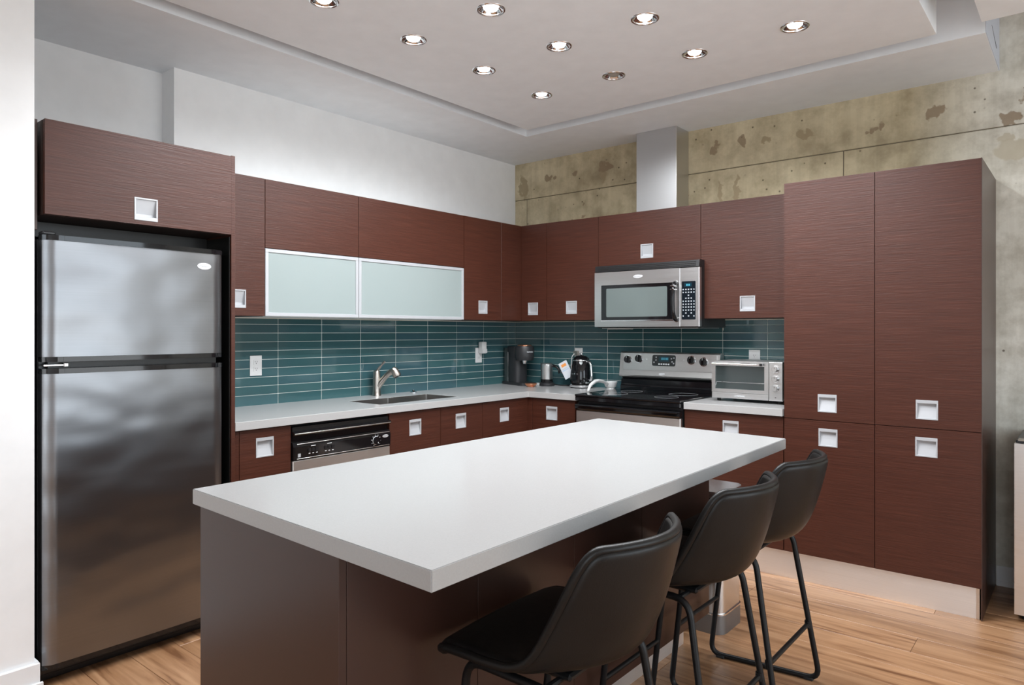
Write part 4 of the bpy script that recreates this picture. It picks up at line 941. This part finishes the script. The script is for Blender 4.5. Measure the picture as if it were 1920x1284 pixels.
# ------------------------------------------------------------------ bar stools
def stool(cx, cy, label, rz=0.0):
    t = Thing('bar_stool', label, 'bar stool', (0, 0, 0), 0, 'leather bar stools at the island'); t.o.location = (cx, cy, 0); t.o.rotation_euler = (0, 0, rz)
    # centre-line profile, edge profile (x to the back, z up) and half width along the shell
    prof = [(-.215, .590, -.208, .592, .208), (-.212, .610, -.206, .606, .225), (-.188, .623, -.184, .616, .234), (-.11, .620, -.12, .619, .236), (-.03, .610, -.06, .617, .236), (.06, .602, 0, .619, .232), (.132, .606, .035, .631, .228), (.184, .634, .064, .657, .224), (.214, .684, .090, .701, .220), (.235, .742, .115, .749, .216), (.251, .800, .139, .798, .212), (.264, .853, .162, .848, .206), (.271, .888, .182, .883, .197), (.273, .905, .198, .901, .180)]
    n = len(prof); M = 12; bm = BM(); rows = []
    for i, (x, z, ex, ez, w) in enumerate(prof):
        row = []
        for j in range(M+1):
            q = 2*j/M-1; c_ = q*q
            row.append(bm.verts.new((x+(ex-x)*c_, q*w, z+(ez-z)*c_)))
        rows.append(row)
    for i in range(n-1):
        for j in range(M): bm.faces.new((rows[i][j], rows[i][j+1], rows[i+1][j+1], rows[i+1][j]))
    rim = [v.co.copy() for v in rows[0]]+[r[-1].co.copy() for r in rows[1:]]+[v.co.copy() for v in rows[-1][::-1][1:]]+[r[0].co.copy() for r in rows[::-1][1:-1]]
    bmesh.ops.recalc_face_normals(bm, faces=bm.faces)
    o = t.part('seat_shell', bm, 'leather', smooth=True)
    so = o.modifiers.new('thick', 'SOLIDIFY'); so.thickness = .030; so.offset = 0; sb = o.modifiers.new('smooth', 'SUBSURF'); sb.levels = 2; sb.render_levels = 2
    bm = BM(); R = rim; R = [(R[i]+R[(i+1) % len(R)])/2*.5+R[i]*.5 for i in range(len(R))]; tube(bm, fillet(rim, .03, 3, True), .0105, 8, closed=True); t.part('rim_piping', bm, 'leather', o, smooth=True)
    # stitched seam across the back of the shell
    bm = BM(); sp_ = []
    for j in range(1, M):
        q = 2*j/M-1; sp_.append((.150-.075*abs(q)**2.2*.5+.020, q*.214, .6030+.075*abs(q)**2.2*.9))
    # seat pan under the shell
    bm2 = BM(); box(bm2, -.15, .10, -.13, .13, .574, .592, .006); t.part('seat_pan', bm2, 'metal_black'); bm.free()
    for s in (-1, 1):
        loop = [(-.155, s*.185, .578), (.105, s*.195, .578), (.200, s*.232, .0105), (-.222, s*.180, .0105)]
        bm = BM(); tube(bm, fillet(loop, .05, 6, True), .0105, 10, closed=True); t.part('leg_frame', bm, 'metal_black', smooth=True)
        for px in (-.18, .16):
            yy = s*(.180+(.232-.180)*(px+.222)/.422); b3 = BM(); box(b3, px-.018, px+.018, yy-.012, yy+.012, 0, .012, .003); t.part('foot_pad', b3, 'rubber')
    for (bx_, bz_, yw) in ((.160, .220, .216), (-.193, .250, .182)):
        bm = BM(); tube(bm, [(bx_, -yw, bz_), (bx_, yw, bz_)], .0085, 10); t.part('crossbar', bm, 'metal_black', smooth=0.8)
    for s in (-1, 1):
        bm = BM(); lathe(bm, [(.0125, -.013), (.0125, .013)], (.160, s*.216, .220), 12, 'z'); t.part('joint_collar', bm, 'metal_black')
    for xx in (-.12, .07):
        bm = BM(); tube(bm, [(xx, -.188, .574), (xx, .188, .574)], .008, 8); t.part('seat_rail', bm, 'metal_black')
    return t
stool(-0.996, 1.408, 'black leather bar stool tucked under the overhang, beside the end panel of the island', math.radians(2))
stool(-1.002, 2.085, 'black leather bar stool in the middle of the three')
stool(-1.006, 2.615, 'black leather bar stool next to the steel bin')

# ------------------------------------------------------------------ step bin behind the island
t = Thing('pedal_bin', 'rectangular stainless steel pedal bin with dark base behind the island', 'bin', (-1.42, 3.11, 0))
X0, X1, Y0, Y1 = -1.60, -1.262, 2.99, 3.235
bm = BM(); prism(bm, rrect(X0-.004, X1+.004, Y0-.004, Y1+.004, .055, 7), .0, .085); t.part('base', bm, 'bin_grey', smooth=0.5)
bm = BM(); prism(bm, rrect(X0-.005, X1+.005, Y0-.005, Y1+.005, .056, 7), .085, .092); t.part('base_band', bm, 'chrome', smooth=0.5)
bm = BM(); prism(bm, rrect(X0, X1, Y0, Y1, .05, 7), .092, .600); t.part('body', bm, 'steel_satin', smooth=0.5)
bm = BM(); prism(bm, rrect(X0-.006, X1+.008, Y0-.008, Y1+.006, .055, 7), .612, .640); bmesh.ops.recalc_face_normals(bm, faces=bm.faces); t.part('lid', bm, 'steel_satin', smooth=0.5)
bm = BM(); prism(bm, rrect(X0+.004, X1-.004, Y0+.004, Y1-.004, .045, 7), .600, .612); t.part('lid_gasket', bm, 'plastic_black', smooth=0.5)
t.part('pedal', bx(-1.47, -1.39, Y0-.045, Y0-.003, .02, .035, .004), 'steel_bright')

# ------------------------------------------------------------------ wine cooler at the right edge
t = Thing('wine_cooler', 'low beverage cooler with steel framed glass door by the concrete wall', 'cooler', (-.02, 4.04, 0))
a0, a1, b0 = -.272, .225, 4.022
t.part('body', bx(a0+.003, a1-.003, b0+.046, 4.525, .02, .845, .003), 'plastic_black')
f = BM(); zz0, zz1, w = .035, .835, .05
for P in ([(a0, zz0), (a1, zz0), (a1-w, zz0+w), (a0+w, zz0+w)], [(a0, zz1), (a0+w, zz1-w), (a1-w, zz1-w), (a1, zz1)], [(a0, zz0), (a0+w, zz0+w), (a0+w, zz1-w), (a0, zz1)], [(a1, zz0), (a1, zz1), (a1-w, zz1-w), (a1-w, zz0+w)]):
    t.part('door_frame', prism(BM(), P, b0, b0+.044, 'y'), 'steel_bright')
t.part('door_glass', bx(a0+w-.004, a1-w+.004, b0+.012, b0+.02, zz0+w-.004, zz1-w+.004), 'oven_glass')
bm = BM(); tube(bm, fillet([(a1-.03, b0+.004, .30), (a1-.03, b0-.035, .30), (a1-.03, b0-.035, .60), (a1-.03, b0+.004, .60)], .012, 4), .007, 10); t.part('handle', bm, 'steel', smooth=True)
t.part('top_hinge', bx(a0+.012, a0+.06, b0+.01, b0+.075, .846, .853, .002), 'nickel')
for aa in (a0+.04, a1-.04):
    for b_ in (b0+.07, 4.49):
        bm = BM(); lathe(bm, [(.015, 0), (.015, .0205)], (aa, b_, 0), 12); t.part('foot', bm, 'rubber')
